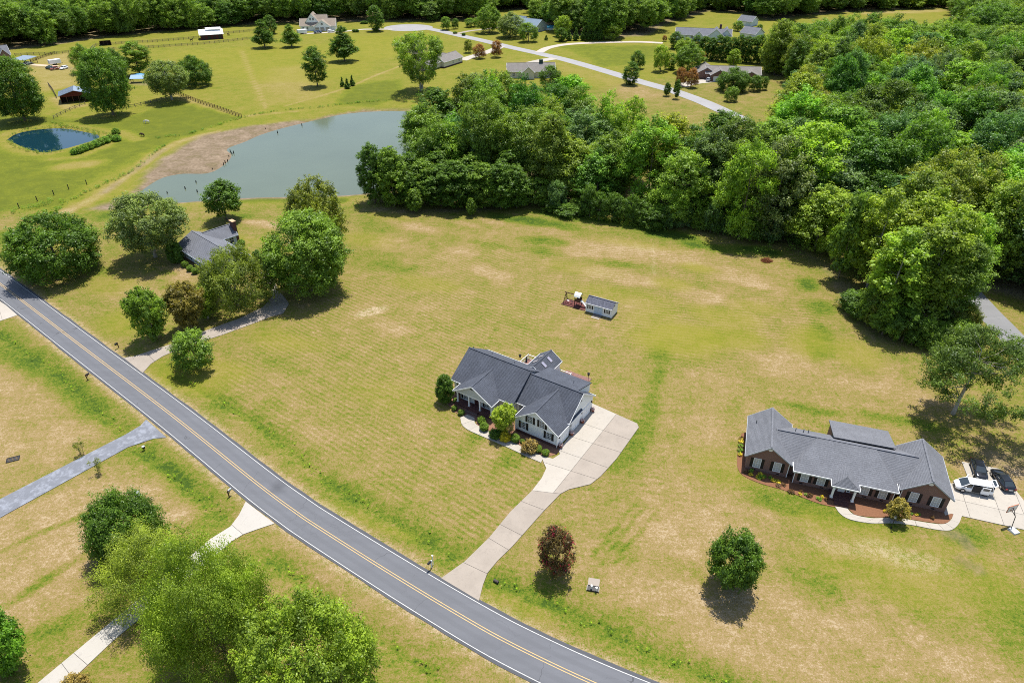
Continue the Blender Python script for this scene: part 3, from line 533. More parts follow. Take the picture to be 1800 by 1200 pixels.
# ================================================================== BUILDINGS
def facebox(mb, face, plane, u0, u1, d0, d1, z0, z1):
    if face == 'f': mb.box(u0, plane - d1, z0, u1, plane - d0, z1)
    elif face == 'b': mb.box(u0, plane + d0, z0, u1, plane + d1, z1)
    elif face == 'r': mb.box(plane + d0, u0, z0, plane + d1, u1, z1)
    else: mb.box(plane - d1, u0, z0, plane - d0, u1, z1)
def window(root, face, plane, u, z, w=.95, h=1.5, shutters=True, grid=(3, 4), glass=None, shut=None, sw=.42):
    m = MB(); t = .08
    for a in ((u - w / 2 - t, u - w / 2, z - t, z + h + t), (u + w / 2, u + w / 2 + t, z - t, z + h + t), (u - w / 2, u + w / 2, z - t, z), (u - w / 2, u + w / 2, z + h, z + h + t)):
        facebox(m, face, plane, a[0], a[1], -.05, .06, a[2], a[3])
    fr = m.build('window', WHITE, root)
    m = MB(); facebox(m, face, plane, u - w / 2, u + w / 2, -.04, .015, z, z + h); m.build('pane', glass or GLASS, fr)
    m = MB()
    for i in range(1, grid[0]): x = u - w / 2 + w * i / grid[0]; facebox(m, face, plane, x - .018, x + .018, .015, .035, z, z + h)
    for i in range(1, grid[1]): y = z + h * i / grid[1]; q = .035 if i * 2 == grid[1] else .018; facebox(m, face, plane, u - w / 2, u + w / 2, .036, .05, y - q, y + q)
    m.build('muntin', WHITE, fr)
    if shutters:
        for s in (-1, 1):
            m = MB(); c = u + s * (w / 2 + .1 + sw / 2); facebox(m, face, plane, c - sw / 2, c + sw / 2, -.02, .05, z - .06, z + h + .06)
            for k in range(6): zz = z + .05 + k * (h - .1) / 6; facebox(m, face, plane, c - sw / 2 + .05, c + sw / 2 - .05, .051, .068, zz, zz + h / 9)
            m.build('shutter', shut or SHUT, root)
def wing(root, axis, a0, a1, w0, w1, e0, r, e1, wall, roof, over=.35, th=.17, trim=True, skip=0, found=None, fh=.6, body=True, z0=0.0, trimmat=None):
    """gabled wing: ridge along `axis` from a0 to a1; walls at w0,w1; eaves e0,e1 and ridge r are (position, height)"""
    def zr(p):
        if p <= r[0]: return e0[1] + (r[1] - e0[1]) * (p - e0[0]) / (r[0] - e0[0])
        return e1[1] + (r[1] - e1[1]) * (e1[0] - p) / (e1[0] - r[0])
    P = (lambda a, c, z: (a, c, z)) if axis == 'x' else (lambda a, c, z: (c, a, z))
    if body:
        m = MB(); poly = [(w0, z0), (w1, z0), (w1, zr(w1) - th - .03), (r[0], r[1] - th - .03), (w0, zr(w0) - th - .03)]
        m.extr(poly, axis, a0, a1); m.build('wall', wall, root)
    if found:
        m = MB(); q = .04
        if axis == 'x': m.box(a0 - q, w0 - q, 0, a1 + q, w1 + q, fh)
        else: m.box(w0 - q, a0 - q, 0, w1 + q, a1 + q, fh)
        m.build('foundation', found, root)
    m = MB(); b0, b1 = a0 - over, a1 + over
    m.slab([P(b0, *e0), P(b1, *e0), P(b1, *r), P(b0, *r)], th); m.slab([P(b0, *e1), P(b1, *e1), P(b1, *r), P(b0, *r)], th)
    ro = m.build('roof', roof, root)
    m = MB(); m.bar(P(b0 + .02, r[0], r[1] + .02), P(b1 - .02, r[0], r[1] + .02), .28, .04); m.build('ridge_cap', roof, ro)
    if trim:
        m = MB(); q = .03
        for e in (e0, e1):
            s = -1 if e is e0 else 1
            m.bar(P(b0 - q, e[0] + s * q, e[1] - th / 2 - .02), P(b1 + q, e[0] + s * q, e[1] - th / 2 - .02), .06, th + .06)
            for b, k in ((b0, -1), (b1, 1)):
                if k != skip and skip != 2: m.bar(P(b + k * q, e[0], e[1] - th / 2 - .05), P(b + k * q, r[0], r[1] - th / 2 - .05), .06, th + .03)
        m.build('roof_trim', trimmat or WHITE, ro)
    return ro
def house(label, O, rz, cat='house', name='house', group=None): return thing(name, label, cat, O, R(rz), group)
def part(root, name, mat, *boxes, **k):
    if name == 'corner_board' and len(boxes) > 1:
        for b in boxes: part(root, name, mat, b)
        return
    m = MB()
    for b in boxes: m.box(*b)
    o = m.build(name, mat, root)
    if k.get('label'): o['label'] = k['label']
    return o
def roofpoly(root, mat, polys, th=.17, name='roof'):
    m = MB()
    for p in polys: m.slab(p, th)
    return m.build(name, mat, root)
# ------------------------------------------------------------------ white house
H = house('white two storey sided house with charcoal shingle roof and dark shutters', g(979, 788), -33.5)
wing(H, 'y', 0, 7.6, -8.1, 0, (-8.45, 2.95), (-4.1, 6.05), (.35, 2.95), SIDW, RF1, found=BR2)                     # garage front gable
wing(H, 'x', -10.35, 0, 3.6, 12.2, (3.15, 3.15), (7.8, 6.55), (12.6, 3.1), SIDW, RF1, found=BR2, skip=-1)                     # right main roof
wing(H, 'x', -23.2, -10.4, 2.7, 13.2, (2.1, 3.3), (7.9, 7.02), (13.7, 3.3), SIDW, RF1, found=BR2, skip=2)                    # left main roof
wing(H, 'y', .1, 6.2, -21, -13.2, (-21.35, 3.2), (-17.1, 5.75), (-12.85, 3.2), SIDW, RF1, body=False)              # porch gable roof
roofpoly(H, RF1, [[(-9.5, 7.75, 6.54), (-.9, 7.75, 6.54), (-.9, 13.2, 4.95), (-9.5, 13.2, 4.95)]])                       # rear shed dormer
part(H, 'dormer_wall', SIDW, (-9.3, 8.2, 3.2, -1.1, 12.95, 4.85))
m = MB(); m.extr([(8.2, 4.8), (12.95, 4.8), (12.95, 4.84), (8.2, 6.2)], 'x', -9.29, -1.11); m.build('dormer_cheek', SIDW, H)
wing(H, 'y', 12, 17.8, -14.1, -9.9, (-14.4, 3.35), (-12, 5.05), (-9.6, 3.35), SIDW, RF1, over=.3)                      # sun room
for sx in (-11.2, -12.85):
    for y0 in (13.6, 15.6):
        s = 1 if sx > -12 else -1; zz = lambda x: 3.35 + 1.7 * (2.4 - abs(x + 12)) / 2.4
        m = MB(); a, b = (-11.6, -10.5) if s > 0 else (-13.5, -12.4)
        m.slab([(a, y0, zz(a) + .09), (b, y0, zz(b) + .09), (b, y0 + .75, zz(b) + .09), (a, y0 + .75, zz(a) + .09)], .14); sk = m.build('skylight', plain('skylight_frame', (.10, .10, .11), .4), H)
        m = MB(); m.slab([(a + .1, y0 + .1, zz(a + .1) + .1), (b - .1, y0 + .1, zz(b - .1) + .1), (b - .1, y0 + .65, zz(b - .1) + .1), (a + .1, y0 + .65, zz(a + .1) + .1)], .012); m.build('pane', plain('skylight_glass', (.30, .29, .36), .15, 0, .1, 1, .8), sk)
# porch
m = MB(); m.extr([(-20.95, 3.02), (-13.25, 3.02), (-13.25, 3.15), (-17.1, 5.48), (-20.95, 3.15)], 'y', .3, .45); gb = m.build('gable', SIDG, H)
m = MB(); c = (-17.1, 4.55); m.extr([(c[0] + .75 * math.cos(a), c[1] + .42 * math.sin(a)) for a in np.linspace(0, math.pi, 9)], 'y', .25, .32); m.build('gable_vent', plain('vent_louvre', (.06, .07, .08), .6), gb)
part(H, 'porch_beam', WHITE, (-21, .32, 2.78, -13.2, .56, 3.03)); part(H, 'porch_floor', BR2, (-21.1, .05, 0, -13.1, 2.7, .62))
part(H, 'porch_ceiling', WHITE, (-20.9, .57, 2.95, -13.3, 2.68, 3.0))
for x in (-20.75, -18.25, -15.9, -13.45):
    part(H, 'column', WHITE, (x - .11, .33, .62, x + .11, .55, 2.78), (x - .16, .28, .62, x + .16, .60, .76), (x - .16, .28, 2.64, x + .16, .60, 2.781))
part(H, 'porch_steps', BR2, (-18.1, -.35, 0, -16.0, .05, .46), (-18.3, -.75, 0, -15.8, -.35, .30), (-18.4, -1.1, 0, -15.7, -.75, .15))
part(H, 'porch_wall', SIDG, (-20.9, 1.45, .62, -13.3, 2.72, 2.94))
for x in (-19.7, -15.0): window(H, 'f', 1.45, x, .9, .9, 1.5)
d = part(H, 'door', plain('front_door', (.05, .02, .02), .4), (-17.75, 1.38, .62, -16.8, 1.47, 2.7)); part(d, 'handle', CHROME, (-16.95, 1.33, 1.6, -16.9, 1.38, 1.72))
for x, z in ((-6.55, 1.25), (-1.65, 1.25)): window(H, 'f', 0, x, z, .85, 1.35)
for x, z in ((-5.25, 3.05), (-2.95, 3.05)): window(H, 'f', 0, x, z, .8, 1.3)
part(H, 'corner_board', WHITE, (-8.16, -.05, .6, -8.0, .06, 2.9), (-.1, -.05, .6, .05, .1, 2.9))
for k, y in enumerate((2.3, 6.1, 9.9)):
    m = MB(); facebox(m, 'r', 0, y - 1.45, y + 1.45, -.02, .06, .05, 2.35); gd = m.build('garage_door', plain('garage_door_trim', (.74, .75, .76), .5), H)
    for r_ in range(4):
        for q in range(4): m = MB(); facebox(m, 'r', 0, y - 1.28 + q * .65, y - 1.28 + q * .65 + .58, .061, .085, .14 + r_ * .53, .14 + r_ * .53 + .46); m.build('door_panel', WHITE, gd)
for y in (.45, 4.2, 8.0, 11.7):
    m = MB(); m.box(.005, y - .1, 2.0, .05, y + .1, 2.3); m.tube([(.16, y, 1.98), (.16, y, 2.32)], [.10, .06], 6); m.bar((.03, y, 2.3), (.17, y, 2.34), .03, .03); m.build('wall_lantern', BLACK, H)
m = MB(); facebox(m, 'r', 0, 7.4, 8.0, -.02, .05, 4.7, 5.4); m.build('gable_vent', plain('vent_grey', (.2, .2, .2), .6), H)
window(H, 'f', 3.6, -9.3, 1.1, .8, 1.4, False); window(H, 'f', 2.7, -11.7, 1.1, .9, 1.4, False); window(H, 'f', 2.7, -22.2, 1.1, .8, 1.4, False)
for y in (13.1, 15.2): window(H, 'r', -9.9, y, 1.0, 1.4, 1.8, False, (2, 2))
for x in (-13, -11): window(H, 'b', 17.8, x, 1.0, 1.4, 1.8, False, (2, 2))
for x in (-7.5, -5, -2.5): window(H, 'b', 12.95, x, 3.6, .9, 1.0, False)
m = MB()
for x, y, z in ((-20, 10.2, 5.55), (-14.5, 9.4, 6.05), (-3, 10.5, 5.8), (-22.7, 8.2, 6.9)): m.tube([(x, y, z - .2), (x, y, z + .45)], .06, 6)
m.build('vent_pipe', plain('lead_pipe', (.14, .15, .16), .5), H)['kind'] = 'stuff'
for x in (-.04, -8.14): MB().tube([(x, -.07, 2.8), (x, -.07, .2)], .05, 5).build('downspout', WHITE, H)
# decks with white rails
for (x0, x1, y0, y1, lab) in ((-17.3, -14.42, 13.8, 18.4, 1), (-9.58, -7.2, 14.0, 17.4, 2)):
    nb = 8; w = (x1 - x0) / nb
    dk = part(H, 'deck', DECKW, (x0, y0, .55, x1, y1, .80))
    for i in range(nb): part(dk, 'deck_board', DECKW, (x0 + i * w + .015, y0, .80, x0 + (i + 1) * w - .015, y1, .83))
    m = MB()
    for (p, q) in (((x0, y0), (x0, y1)), ((x0, y1), (x1, y1)), ((x1, y1), (x1, y0))):
        m.bar((*p, 1.85), (*q, 1.85), .09, .06); m.bar((*p, .98), (*q, .98), .05, .05); n = int(math.hypot(q[0] - p[0], q[1] - p[1]) / .22)
        for i in range(n + 1): t = i / n; m.box(p[0] + (q[0] - p[0]) * t - .018, p[1] + (q[1] - p[1]) * t - .018, .82, p[0] + (q[0] - p[0]) * t + .018, p[1] + (q[1] - p[1]) * t + .018, 1.84)
    for p in ((x0, y1), (x1, y1), (x1, y0 + .1), (x0, y0 + .1)): m.box(p[0] - .06, p[1] - .06, 0, p[0] + .06, p[1] + .06, 2.0)
    m.build('deck_railing', WHITE, H)
def hl(x, y, O=g(979, 788), rz=-33.5):
    a = R(rz); return (O[0] + x * math.cos(a) - y * math.sin(a), O[1] + x * math.sin(a) + y * math.cos(a))
pt = link('patio', None); struct(pt); pt['label'] = 'reddish brick patio behind the white house'; pt.location = (*hl(-7.0, 17.0), 0); pt.rotation_euler.z = R(-33.5)
part(pt, 'joint_bed', plain('joint_filler', (.1, .09, .08)), (-2.7, -3.6, -.2, 2.7, 3.3, .05))
for i in range(6):
    for j in range(8):
        part(pt, 'paver', DECKW, (-2.7 + i * .9 + .02, -3.6 + j * .86 + .02, .0, -2.7 + (i + 1) * .9 - .02, -3.6 + (j + 1) * .86 - .02, .075 + random.uniform(0, .006)))
# small things round the white house
def pole_thing(px, label, h=2.0, kind='feeder'):
    t = thing('bird_feeder', label, 'bird feeder', g(*px)); MB().tube([(0, 0, 0), (0, 0, h)], .045, 6).build('pole', BLACK, t)
    m = MB(); m.tube([(0, 0, h - .55), (0, 0, h - .1)], [.2, .2], 8); m.tube([(0, 0, h - .1), (0, 0, h + .12)], [.3, .03], 8); m.build('feeder', BLACK, t); return t
pole_thing((1033.5, 673), 'black bird feeder pole behind right corner of the white house', 2.3)
pole_thing((914, 641), 'thin black pole beside left deck of the white house', 2.4)
t = thing('patio_umbrella', 'closed dark patio umbrella on the left deck', 'umbrella', (*hl(-16.2, 16), .83)); MB().tube([(0, 0, 0), (0, 0, 2.3)], .03, 6).build('pole', BLACK, t); MB().tube([(0, 0, 1.0), (0, 0, 1.8), (0, 0, 2.4)], [.22, .14, .03], 8).build('canopy', plain('dark_fabric', (.03, .035, .045), .9), t)
t = thing('patio_table', 'round table with red chairs on the left deck', 'table', (*hl(-15.6, 17.2), .83)); MB().tube([(0, 0, .68), (0, 0, .74)], .55, 12).build('tabletop', DECKW, t); MB().tube([(0, 0, 0), (0, 0, .68)], .05, 6).build('leg', BLACK, t)
t = thing('deck_chair', 'red cushioned chair on right deck of the white house', 'chair', (*hl(-8.4, 15.4), .83), R(-33)); part(t, 'seat', plain('red_cushion', (.35, .06, .05), .9), (-.5, -.3, .3, .5, .3, .45)); part(t, 'backrest', plain('red_cushion', (.35, .06, .05), .9), (-.5, .3, .3, .5, .42, .95))
for i, sx in enumerate((-.45, .45)):
    for sy in (-.25, .35): part(t, 'leg', WHITE, (sx - .03, sy - .03, 0, sx + .03, sy + .03, .3))
for i, (px, lab) in enumerate((((1036.5, 720), 'potted flowers at the farthest end of the garage wall'), ((1020, 741), 'potted flowers between the far and middle garage doors'), ((1001.5, 763), 'potted flowers between the middle and near garage doors'), ((983.5, 783), 'potted flowers by the front corner of the garage'))):
    t = thing('flower_pot', lab, 'flower pot', hl(.42, (11.8, 8.0, 4.2, .5)[i]), 0, 'flower pots along the garage wall'); MB().tube([(0, 0, .07), (0, 0, .5), (0, 0, .56)], [.2, .3, .32], 10).build('pot', TERRA, t)
    m = MB(); random.seed(i)
    for q in range(60):
        a = random.uniform(0, 6.28); r_ = .38 * math.sqrt(random.random()); z = .55 + .32 * random.random(); m.ball((r_ * math.cos(a), r_ * math.sin(a), z), .06, 5, 3)
    fl = m.build('flowers', plain('pale_petals', (.55, .42, .40), .9, 0, .4, 6), t)
# ------------------------------------------------------------------ brick house
GTRIM = plain('grey_trim', (.36, .38, .41)); OB = g(1661, 907); H = house('long brick ranch house with grey shingle roof and two front gables', OB, -18.6)
wing(H, 'y', 1.0, 10.6, -28.3, -22.1, (-28.75, 2.95), (-25.3, 5.6), (-21.75, 2.95), BR1, RF2, trimmat=GTRIM)
wing(H, 'y', .75, 9.9, -6.3, 0, (-6.75, 2.95), (-3.1, 5.62), (.45, 2.95), BR1, RF2, trimmat=GTRIM)
m = MB(); m.extr([(1.9, 0), (9.6, 0), (9.6, 2.75), (5.8, 4.95), (1.9, 2.8)], 'x', -22.2, -6.25); m.extr([(.1, 0), (1.95, 0), (1.95, 2.78), (.1, 2.7)], 'x', -21.2, -7.3); m.build('wall', BR1, H)
ZR, YR = 5.3, 5.8
roofpoly(H, RF2, [[(-24.6, 1.5, 2.96), (-4, 1.5, 2.96), (-4, YR, ZR), (-24.6, YR, ZR)], [(-24.6, 10.1, 2.96), (-4, 10.1, 2.96), (-4, YR, ZR), (-24.6, YR, ZR)]])
m = MB(); E_ = (-.55, 2.97); A, B, C, D_ = (-21.6, *E_), (-7.0, *E_), (-10.1, YR + .0, ZR + .04), (-18.5, YR + .0, ZR + .04)
m.slab([A, B, C, D_], .17); m.slab([A, D_, (-21.6, 1.7, 2.97)], .17); m.slab([B, (-7.0, 1.7, 2.97), C], .17); r_ = m.build('roof', RF2, H)
m = MB(); m.bar((-24.4, YR, ZR + .05), (-4.2, YR, ZR + .05), .28, .05); m.build('ridge_cap', RF3, r_)
m = MB(); m.bar((-21.65, -.58, 2.86), (-6.95, -.58, 2.86), .06, .24); m.bar((-21.63, -.58, 2.86), (-21.63, 1.5, 2.86), .06, .24); m.bar((-6.97, -.58, 2.86), (-6.97, 1.5, 2.86), .06, .24); m.build('roof_trim', WHITE, r_)
roofpoly(H, RF2, [[(-15.9, 7.4, 4.75), (-6.9, 7.6, 4.75), (-6.9, 14.1, 3.0), (-15.9, 14.1, 3.0)]]); part(H, 'rear_wall', BR1, (-15.6, 9.5, 0, -7.2, 13.7, 2.75))
m = MB(); m.extr([(8.0, 2.74), (13.69, 2.74), (13.69, 2.90), (8.0, 4.4)], 'x', -15.59, -7.21); m.build('rear_gable_wall', plain('dark_green_siding', (.06, .075, .06), .7), H)
# entry portico with a hipped front
m = MB(); ex, ey = (-16.25, -12.35), -2.0; pk = (-14.3, -.75, 4.15); pb = (-14.3, 2.6, 4.15)
m.slab([(ex[0], ey, 2.95), (ex[0], 1.2, 2.95), pb, pk], .15); m.slab([(ex[1], ey, 2.95), pk, pb, (ex[1], 1.2, 2.95)], .15); m.slab([(ex[0] + .05, ey - .02, 2.95), (ex[1] - .05, ey - .02, 2.95), pk], .12); er = m.build('portico_roof', RF2, H)
m = MB(); m.bar((ex[0], ey - .05, 2.86), (ex[1], ey - .05, 2.86), .06, .2); m.bar((ex[0] - .03, ey, 2.86), (ex[0] - .03, -.5, 2.86), .06, .22); m.bar((ex[1] + .03, ey, 2.86), (ex[1] + .03, -.5, 2.86), .06, .22); m.build('roof_trim', WHITE, er)
part(H, 'portico_beam', plain('slate_blue_trim', (.16, .22, .30), .5), (-15.9, -1.75, 2.45, -12.7, -1.55, 2.78), (-15.9, -1.55, 2.45, -15.7, .05, 2.78), (-12.9, -1.55, 2.45, -12.7, .05, 2.78))
part(H, 'porch_floor', BR2, (-16, -1.85, 0, -12.6, .1, .4)); part(H, 'porch_steps', BR2, (-15.3, -2.3, 0, -13.3, -1.85, .27), (-15.3, -2.7, 0, -13.3, -2.3, .13))
for x in (-15.75, -12.85): part(H, 'column', WHITE, (x - .14, -1.78, .4, x + .14, -1.5, 2.45), (x - .2, -1.84, .4, x + .2, -1.44, .6))
d = part(H, 'door', plain('white_door', (.7, .7, .7), .4), (-14.8, .02, .4, -13.8, .1, 2.4)); part(d, 'handle', CHROME, (-13.95, -.03, 1.3, -13.9, .02, 1.42)); part(d, 'pane', GLASS, (-14.6, .0, 1.2, -14.0, .02, 2.2))
window(H, 'f', .1, -15.25, .6, .32, 1.75, False, (1, 4)); window(H, 'f', .1, -13.35, .6, .32, 1.75, False, (1, 4))
for x in (-26.75, -23.75): window(H, 'f', 1.0, x, .85, 1.0, 1.7, glass=CURTAIN)
for x in (-4.55, -1.6): window(H, 'f', .75, x, .85, 1.0, 1.7, glass=CURTAIN)
for x in (-19.7, -17.35, -11.2, -8.75): window(H, 'f', .1, x, .8, 1.0, 1.65, glass=CURTAIN)
for x, y in ((-25.3, 1.0), (-3.1, .75)):
    m = MB(); m.extr([(x + .32 * math.cos(a), 4.75 + .24 * math.sin(a)) for a in np.linspace(0, 6.28, 13)[:-1]], 'y', y - .05, y + .02); m.build('gable_vent', WHITE, H)
m = MB()
for x, y in ((-27, 1.0), (-23.4, 1.0), (-20, .1), (-17, .1), (-11, .1), (-8.6, .1), (-4.6, .75), (-1.6, .75)): facebox(m, 'f', y, x - .25, x + .25, -.01, .03, .2, .4)
m.build('foundation_vent', BLACK, H)['kind'] = 'stuff'
part(H, 'corner_board', WHITE, (-22.16, .94, .1, -22.05, 1.04, 2.75), (-21.26, .04, .1, -21.16, .14, 2.7), (-7.34, .04, .1, -7.24, .14, 2.7), (-6.36, .69, .1, -6.26, .79, 2.8))
m = MB()
for x, y, z in ((-27.5, 8.2, 4.2), (-21.6, 7.2, 4.9), (-20.4, 7.4, 4.8), (-19.6, 7.9, 4.5)): m.tube([(x, y, z - .3), (x, y, z + .35)], .07, 6)
m.build('vent_pipe', plain('lead_pipe', (.14, .15, .16)), H)['kind'] = 'stuff'
for y in (3.2, 6.4): window(H, 'r', 0, y, .95, 1.0, 1.4, False)
for y in (3.5, 7.5): window(H, 'l', -28.3, y, .95, 1.0, 1.4, False)
m = MB(); facebox(m, 'r', 0, 4.3, 9.2, -.02, .05, .1, 2.3); m.build('garage_door', WHITE, H)
for x in (-14, -11.4, -8.8): window(H, 'b', 13.7, x, .9, 1.2, 1.5, False)
# ------------------------------------------------------------------ pale blue house
H = house('pale blue house with slate roof and brick chimney behind olive green trees', g(318.5, 449), -42.4)
wing(H, 'x', -.1, 17.6, 0, 8.7, (-.7, 2.65), (4.4, 5.2), (9.5, 2.65), SIDB, RF3, over=.5, trimmat=plain('blue_grey_trim', (.45, .52, .58)))
wing(H, 'y', 6, 13.2, -.6, 4.3, (-1.1, 2.7), (1.9, 4.9), (4.9, 2.7), SIDB, RF3, over=.4, trimmat=plain('blue_grey_trim', (.45, .52, .58)))
part(H, 'foundation', BR2, (-.15, -.05, 0, 17.7, 8.75, .45)); part(H, 'chimney', BR2, (2.2, 13.25, 0, 3.9, 14.1, 5.9), label='dark brick chimney'); part(H, 'chimney_cap', plain('tan_cap', (.5, .33, .2), .9), (2.1, 13.15, 5.9, 4.0, 14.2, 6.05))
for x in (1.2, 5.2, 9.4, 14): window(H, 'f', 0, x, .95, 1.1, 1.35, True)
for y in (2.8, 6): window(H, 'l', -.1, y, .95, 1.0, 1.3, True)
for y in (10, 11.8): window(H, 'r', 4.3, y, .7, 1.1, 1.7, False, (2, 2))
m = MB(); facebox(m, 'f', 0, 11.2, 12.2, -.02, .05, .45, 2.5); m.build('door', plain('dark_door', (.05, .05, .06)), H)
m = MB(); facebox(m, 'l', -.1, 3.9, 4.9, -.02, .05, 3.4, 4.1); m.build('gable_vent', BLACK, H)
# ------------------------------------------------------------------ garden shed & swing set
H = house('small white garden shed with dark roof and pale blue double doors', g(1074.3, 560), -30.3, 'shed', 'garden_shed')
wing(H, 'x', -6.05, 0, 0, 3.3, (-.2, 2.25), (1.55, 3.3), (3.55, 2.2), SIDW, RF7, over=.15, th=.1, z0=.12, skip=2)
part(H, 'skid', WOODG, (-6.0, .05, 0, -.05, .3, .14), (-6.0, 3.0, 0, -.05, 3.25, .14), (-6, 1.5, 0, -.05, 1.75, .14))
for x in (-5.05, -1.1): window(H, 'f', 0, x, 1.0, .62, .75, True, (2, 2), sw=.26)
for x in (-3.62, -2.6):
    m = MB(); facebox(m, 'f', 0, x - .49, x + .49, -.02, .05, .18, 2.1); dd = m.build('door', plain('pale_blue_door', (.42, .53, .66), .5), H)
    m = MB(); facebox(m, 'f', 0, x - .42, x - .36, .051, .075, .25, 2.0); facebox(m, 'f', 0, x + .36, x + .42, .051, .075, .25, 2.0); facebox(m, 'f', 0, x - .35, x + .35, .051, .07, 1.1, 1.18); m.build('door_trim', plain('pale_door_trim', (.55, .63, .72)), dd)
part(H, 'door_header', WHITE, (-4.2, -.06, 2.12, -2.0, .02, 2.24)); m = MB(); facebox(m, 'r', 0, 1.3, 1.6, -.02, .04, 2.3, 2.6); m.build('gable_vent', BLACK, H)
m = MB(); m.slab([(-4.1, -1.1, .04), (-2.1, -1.1, .04), (-2.1, -.02, .2), (-4.1, -.02, .2)], .05); m.build('ramp', WOODG, H)
part(H, 'corner_board', WHITE, (-6.1, -.04, .12, -5.98, .06, 2.15), (-.06, -.04, .12, .05, .06, 2.15))
t = thing('paving_slab', 'pale slab on grass before the shed ramp', 'paving slab', hl(-3.1, -1.5, g(1074.3, 560), -30.3), R(-30)); part(t, 'slab', CON1, (-.95, -.2, -.05, .95, .2, .06))
OS = g(1074.3, 560); PS = lambda x, y: hl(x, y, OS, -30.3)
mb = link('mulch_pad', None); struct(mb); mb['label'] = 'dark red rubber mulch pad under the swing set'; mb.location = (*PS(-9.4, 1.5), 0); mb.rotation_euler.z = R(-30.3)
part(mb, 'mulch', MULCHP, (-2.6, -1.3, -.1, 2.9, 1.4, .05)); part(mb, 'timber_edging', WOOD, (-2.75, -1.42, -.1, 3.05, -1.3, .12), (-2.75, 1.4, -.1, 3.05, 1.52, .12), (-2.75, -1.3, -.1, -2.6, 1.4, .12))
t = thing('swing_set', 'wooden swing set with white canopy and slide beside the shed', 'swing set', (*PS(-9.4, 1.5), .05), R(-30.3))
m = MB()
for y in (-1.1, 1.1): m.bar((-2.4, y, 0), (-2.25, 0, 2.45), .12, .12)
m.bar((-2.35, -.6, 1.1), (-2.35, .6, 1.1), .08, .1); m.build('leg_frame', WOOD, t); m = MB(); m.bar((-2.6, 0, 2.5), (.4, 0, 2.5), .12, .16); m.build('top_beam', WOOD, t)
for x in (-1.7, -.8):
    m = MB(); m.bar((x - .2, 0, 2.45), (x - .2, 0, .55), .03, .03); m.bar((x + .2, 0, 2.45), (x + .2, 0, .55), .03, .03); m.build('chain', CHROME, t)
    part(t, 'swing_seat', WHITE if x < -1 else BLACK, (x - .28, -.14, .5, x + .28, .14, .56))
m = MB()
for x in (.2, 1.3):
    for y in (-.65, .65): m.box(x - .06, y - .06, 0, x + .06, y + .06, 2.5)
m.build('tower_post', WOOD, t); part(t, 'platform', WOOD, (.1, -.7, 1.2, 1.4, .7, 1.3)); part(t, 'railing', WOOD, (.15, -.72, 1.3, 1.35, -.66, 1.9), (.15, .66, 1.3, 1.35, .72, 1.9))
m = MB(); n = 8; prof = [(-.85 + 1.7 * i / n, 2.45 + .75 * math.sin(math.pi * i / n) ** .8) for i in range(n + 1)]; m.extr([(y, z) for y, z in prof] + [(y, z - .05) for y, z in prof[::-1]], 'x', .0, 1.5); m.build('canopy', plain('white_canvas', (.78, .8, .76), .8), t)
m = MB(); ps = [(1.4, 0, 1.3), (1.9, 0, 1.05), (2.6, 0, .35), (3.0, 0, .18)]
for a, b in zip(ps, ps[1:]): m.bar(a, b, .5, .05)
for s in (-.25, .25):
    for a, b in zip(ps, ps[1:]): m.bar((a[0], s, a[2] + .08), (b[0], s, b[2] + .08), .05, .18)
m.build('slide', WHITE, t)
# ------------------------------------------------------------------ far houses and barns
def far(label, a_px, b_px, cat='house', name='house', shift=0):
    A, B = Vector(g(*a_px)), Vector(g(*b_px)); d = B - A; return house(label, tuple(A), math.degrees(math.atan2(d.y, d.x)), cat, name), d.length
H, L = far('far white house with tan roof and tall front gables', (529, 55), (590, 54))
wing(H, 'x', 0, L, 0, 10, (-.6, 3.1), (5, 7.2), (10.6, 3.1), SIDW, RF4, over=.5); wing(H, 'y', -2.5, 6, L * .42, L * .86, (L * .42 - .5, 3.1), (L * .64, 7.0), (L * .86 + .5, 3.1), SIDW, RF4, over=.4); wing(H, 'y', 2, 13, L * .16, L * .52, (L * .16 - .4, 5.4), (L * .34, 10.4), (L * .52 + .4, 5.4), SIDW, RF4, over=.4); wing(H, 'x', L * .3, L * .75, 4, 12, (3.6, 5.2), (8, 9.2), (12.4, 5.2), SIDW, RF4, over=.3)
for i in range(3):
    u = L * (.49 + .15 * i); m = MB(); facebox(m, 'f', -2.5, u - 1.3, u + 1.3, -.02, .06, .1, 2.4); gd = m.build('garage_door', plain('tan_garage_door', (.52, .44, .34)), H); m = MB(); facebox(m, 'f', -2.5, u - 1.2, u + 1.2, .061, .08, 1.8, 2.3); m.build('pane', GLASS, gd)
for u, z in ((.08, 1), (.2, 1), (.3, 6.3), (.38, 6.3)): window(H, 'f', 0 if z < 3 else 2, L * u, z, 1.1, 1.5, False)
window(H, 'f', -2.5, L * .64, 3.9, 1.3, 1.4, False)
H, L = far('grey roofed cream house half hidden by the big sycamore', (783, 119.5), (813, 110))
wing(H, 'x', -1, L, 0, 9, (-.5, 3.0), (4.5, 5.6), (9.5, 3.0), SIDC, RF5, over=.4, found=BR2); wing(H, 'x', -12, 2, 2, 13, (1.5, 3.2), (7.5, 6.3), (13.5, 3.2), SIDC, RF5, over=.4, found=BR2); wing(H, 'y', 6, 15, L - 11, L - 3, (L - 11.4, 3), (L - 7, 5.4), (L - 2.6, 3), SIDC, RF5)
window(H, 'f', 0, L * .45, 1.2, 1.0, 1.2, False); window(H, 'f', 0, L * .8, 1.2, 1.0, 1.2, False)
for u in (-9, -5): window(H, 'f', 2, u, 1.2, 1.2, 1.4, False)
H, L = far('brown grey roofed house hidden behind the tallest trees below far street', (893, 138), (975, 137))
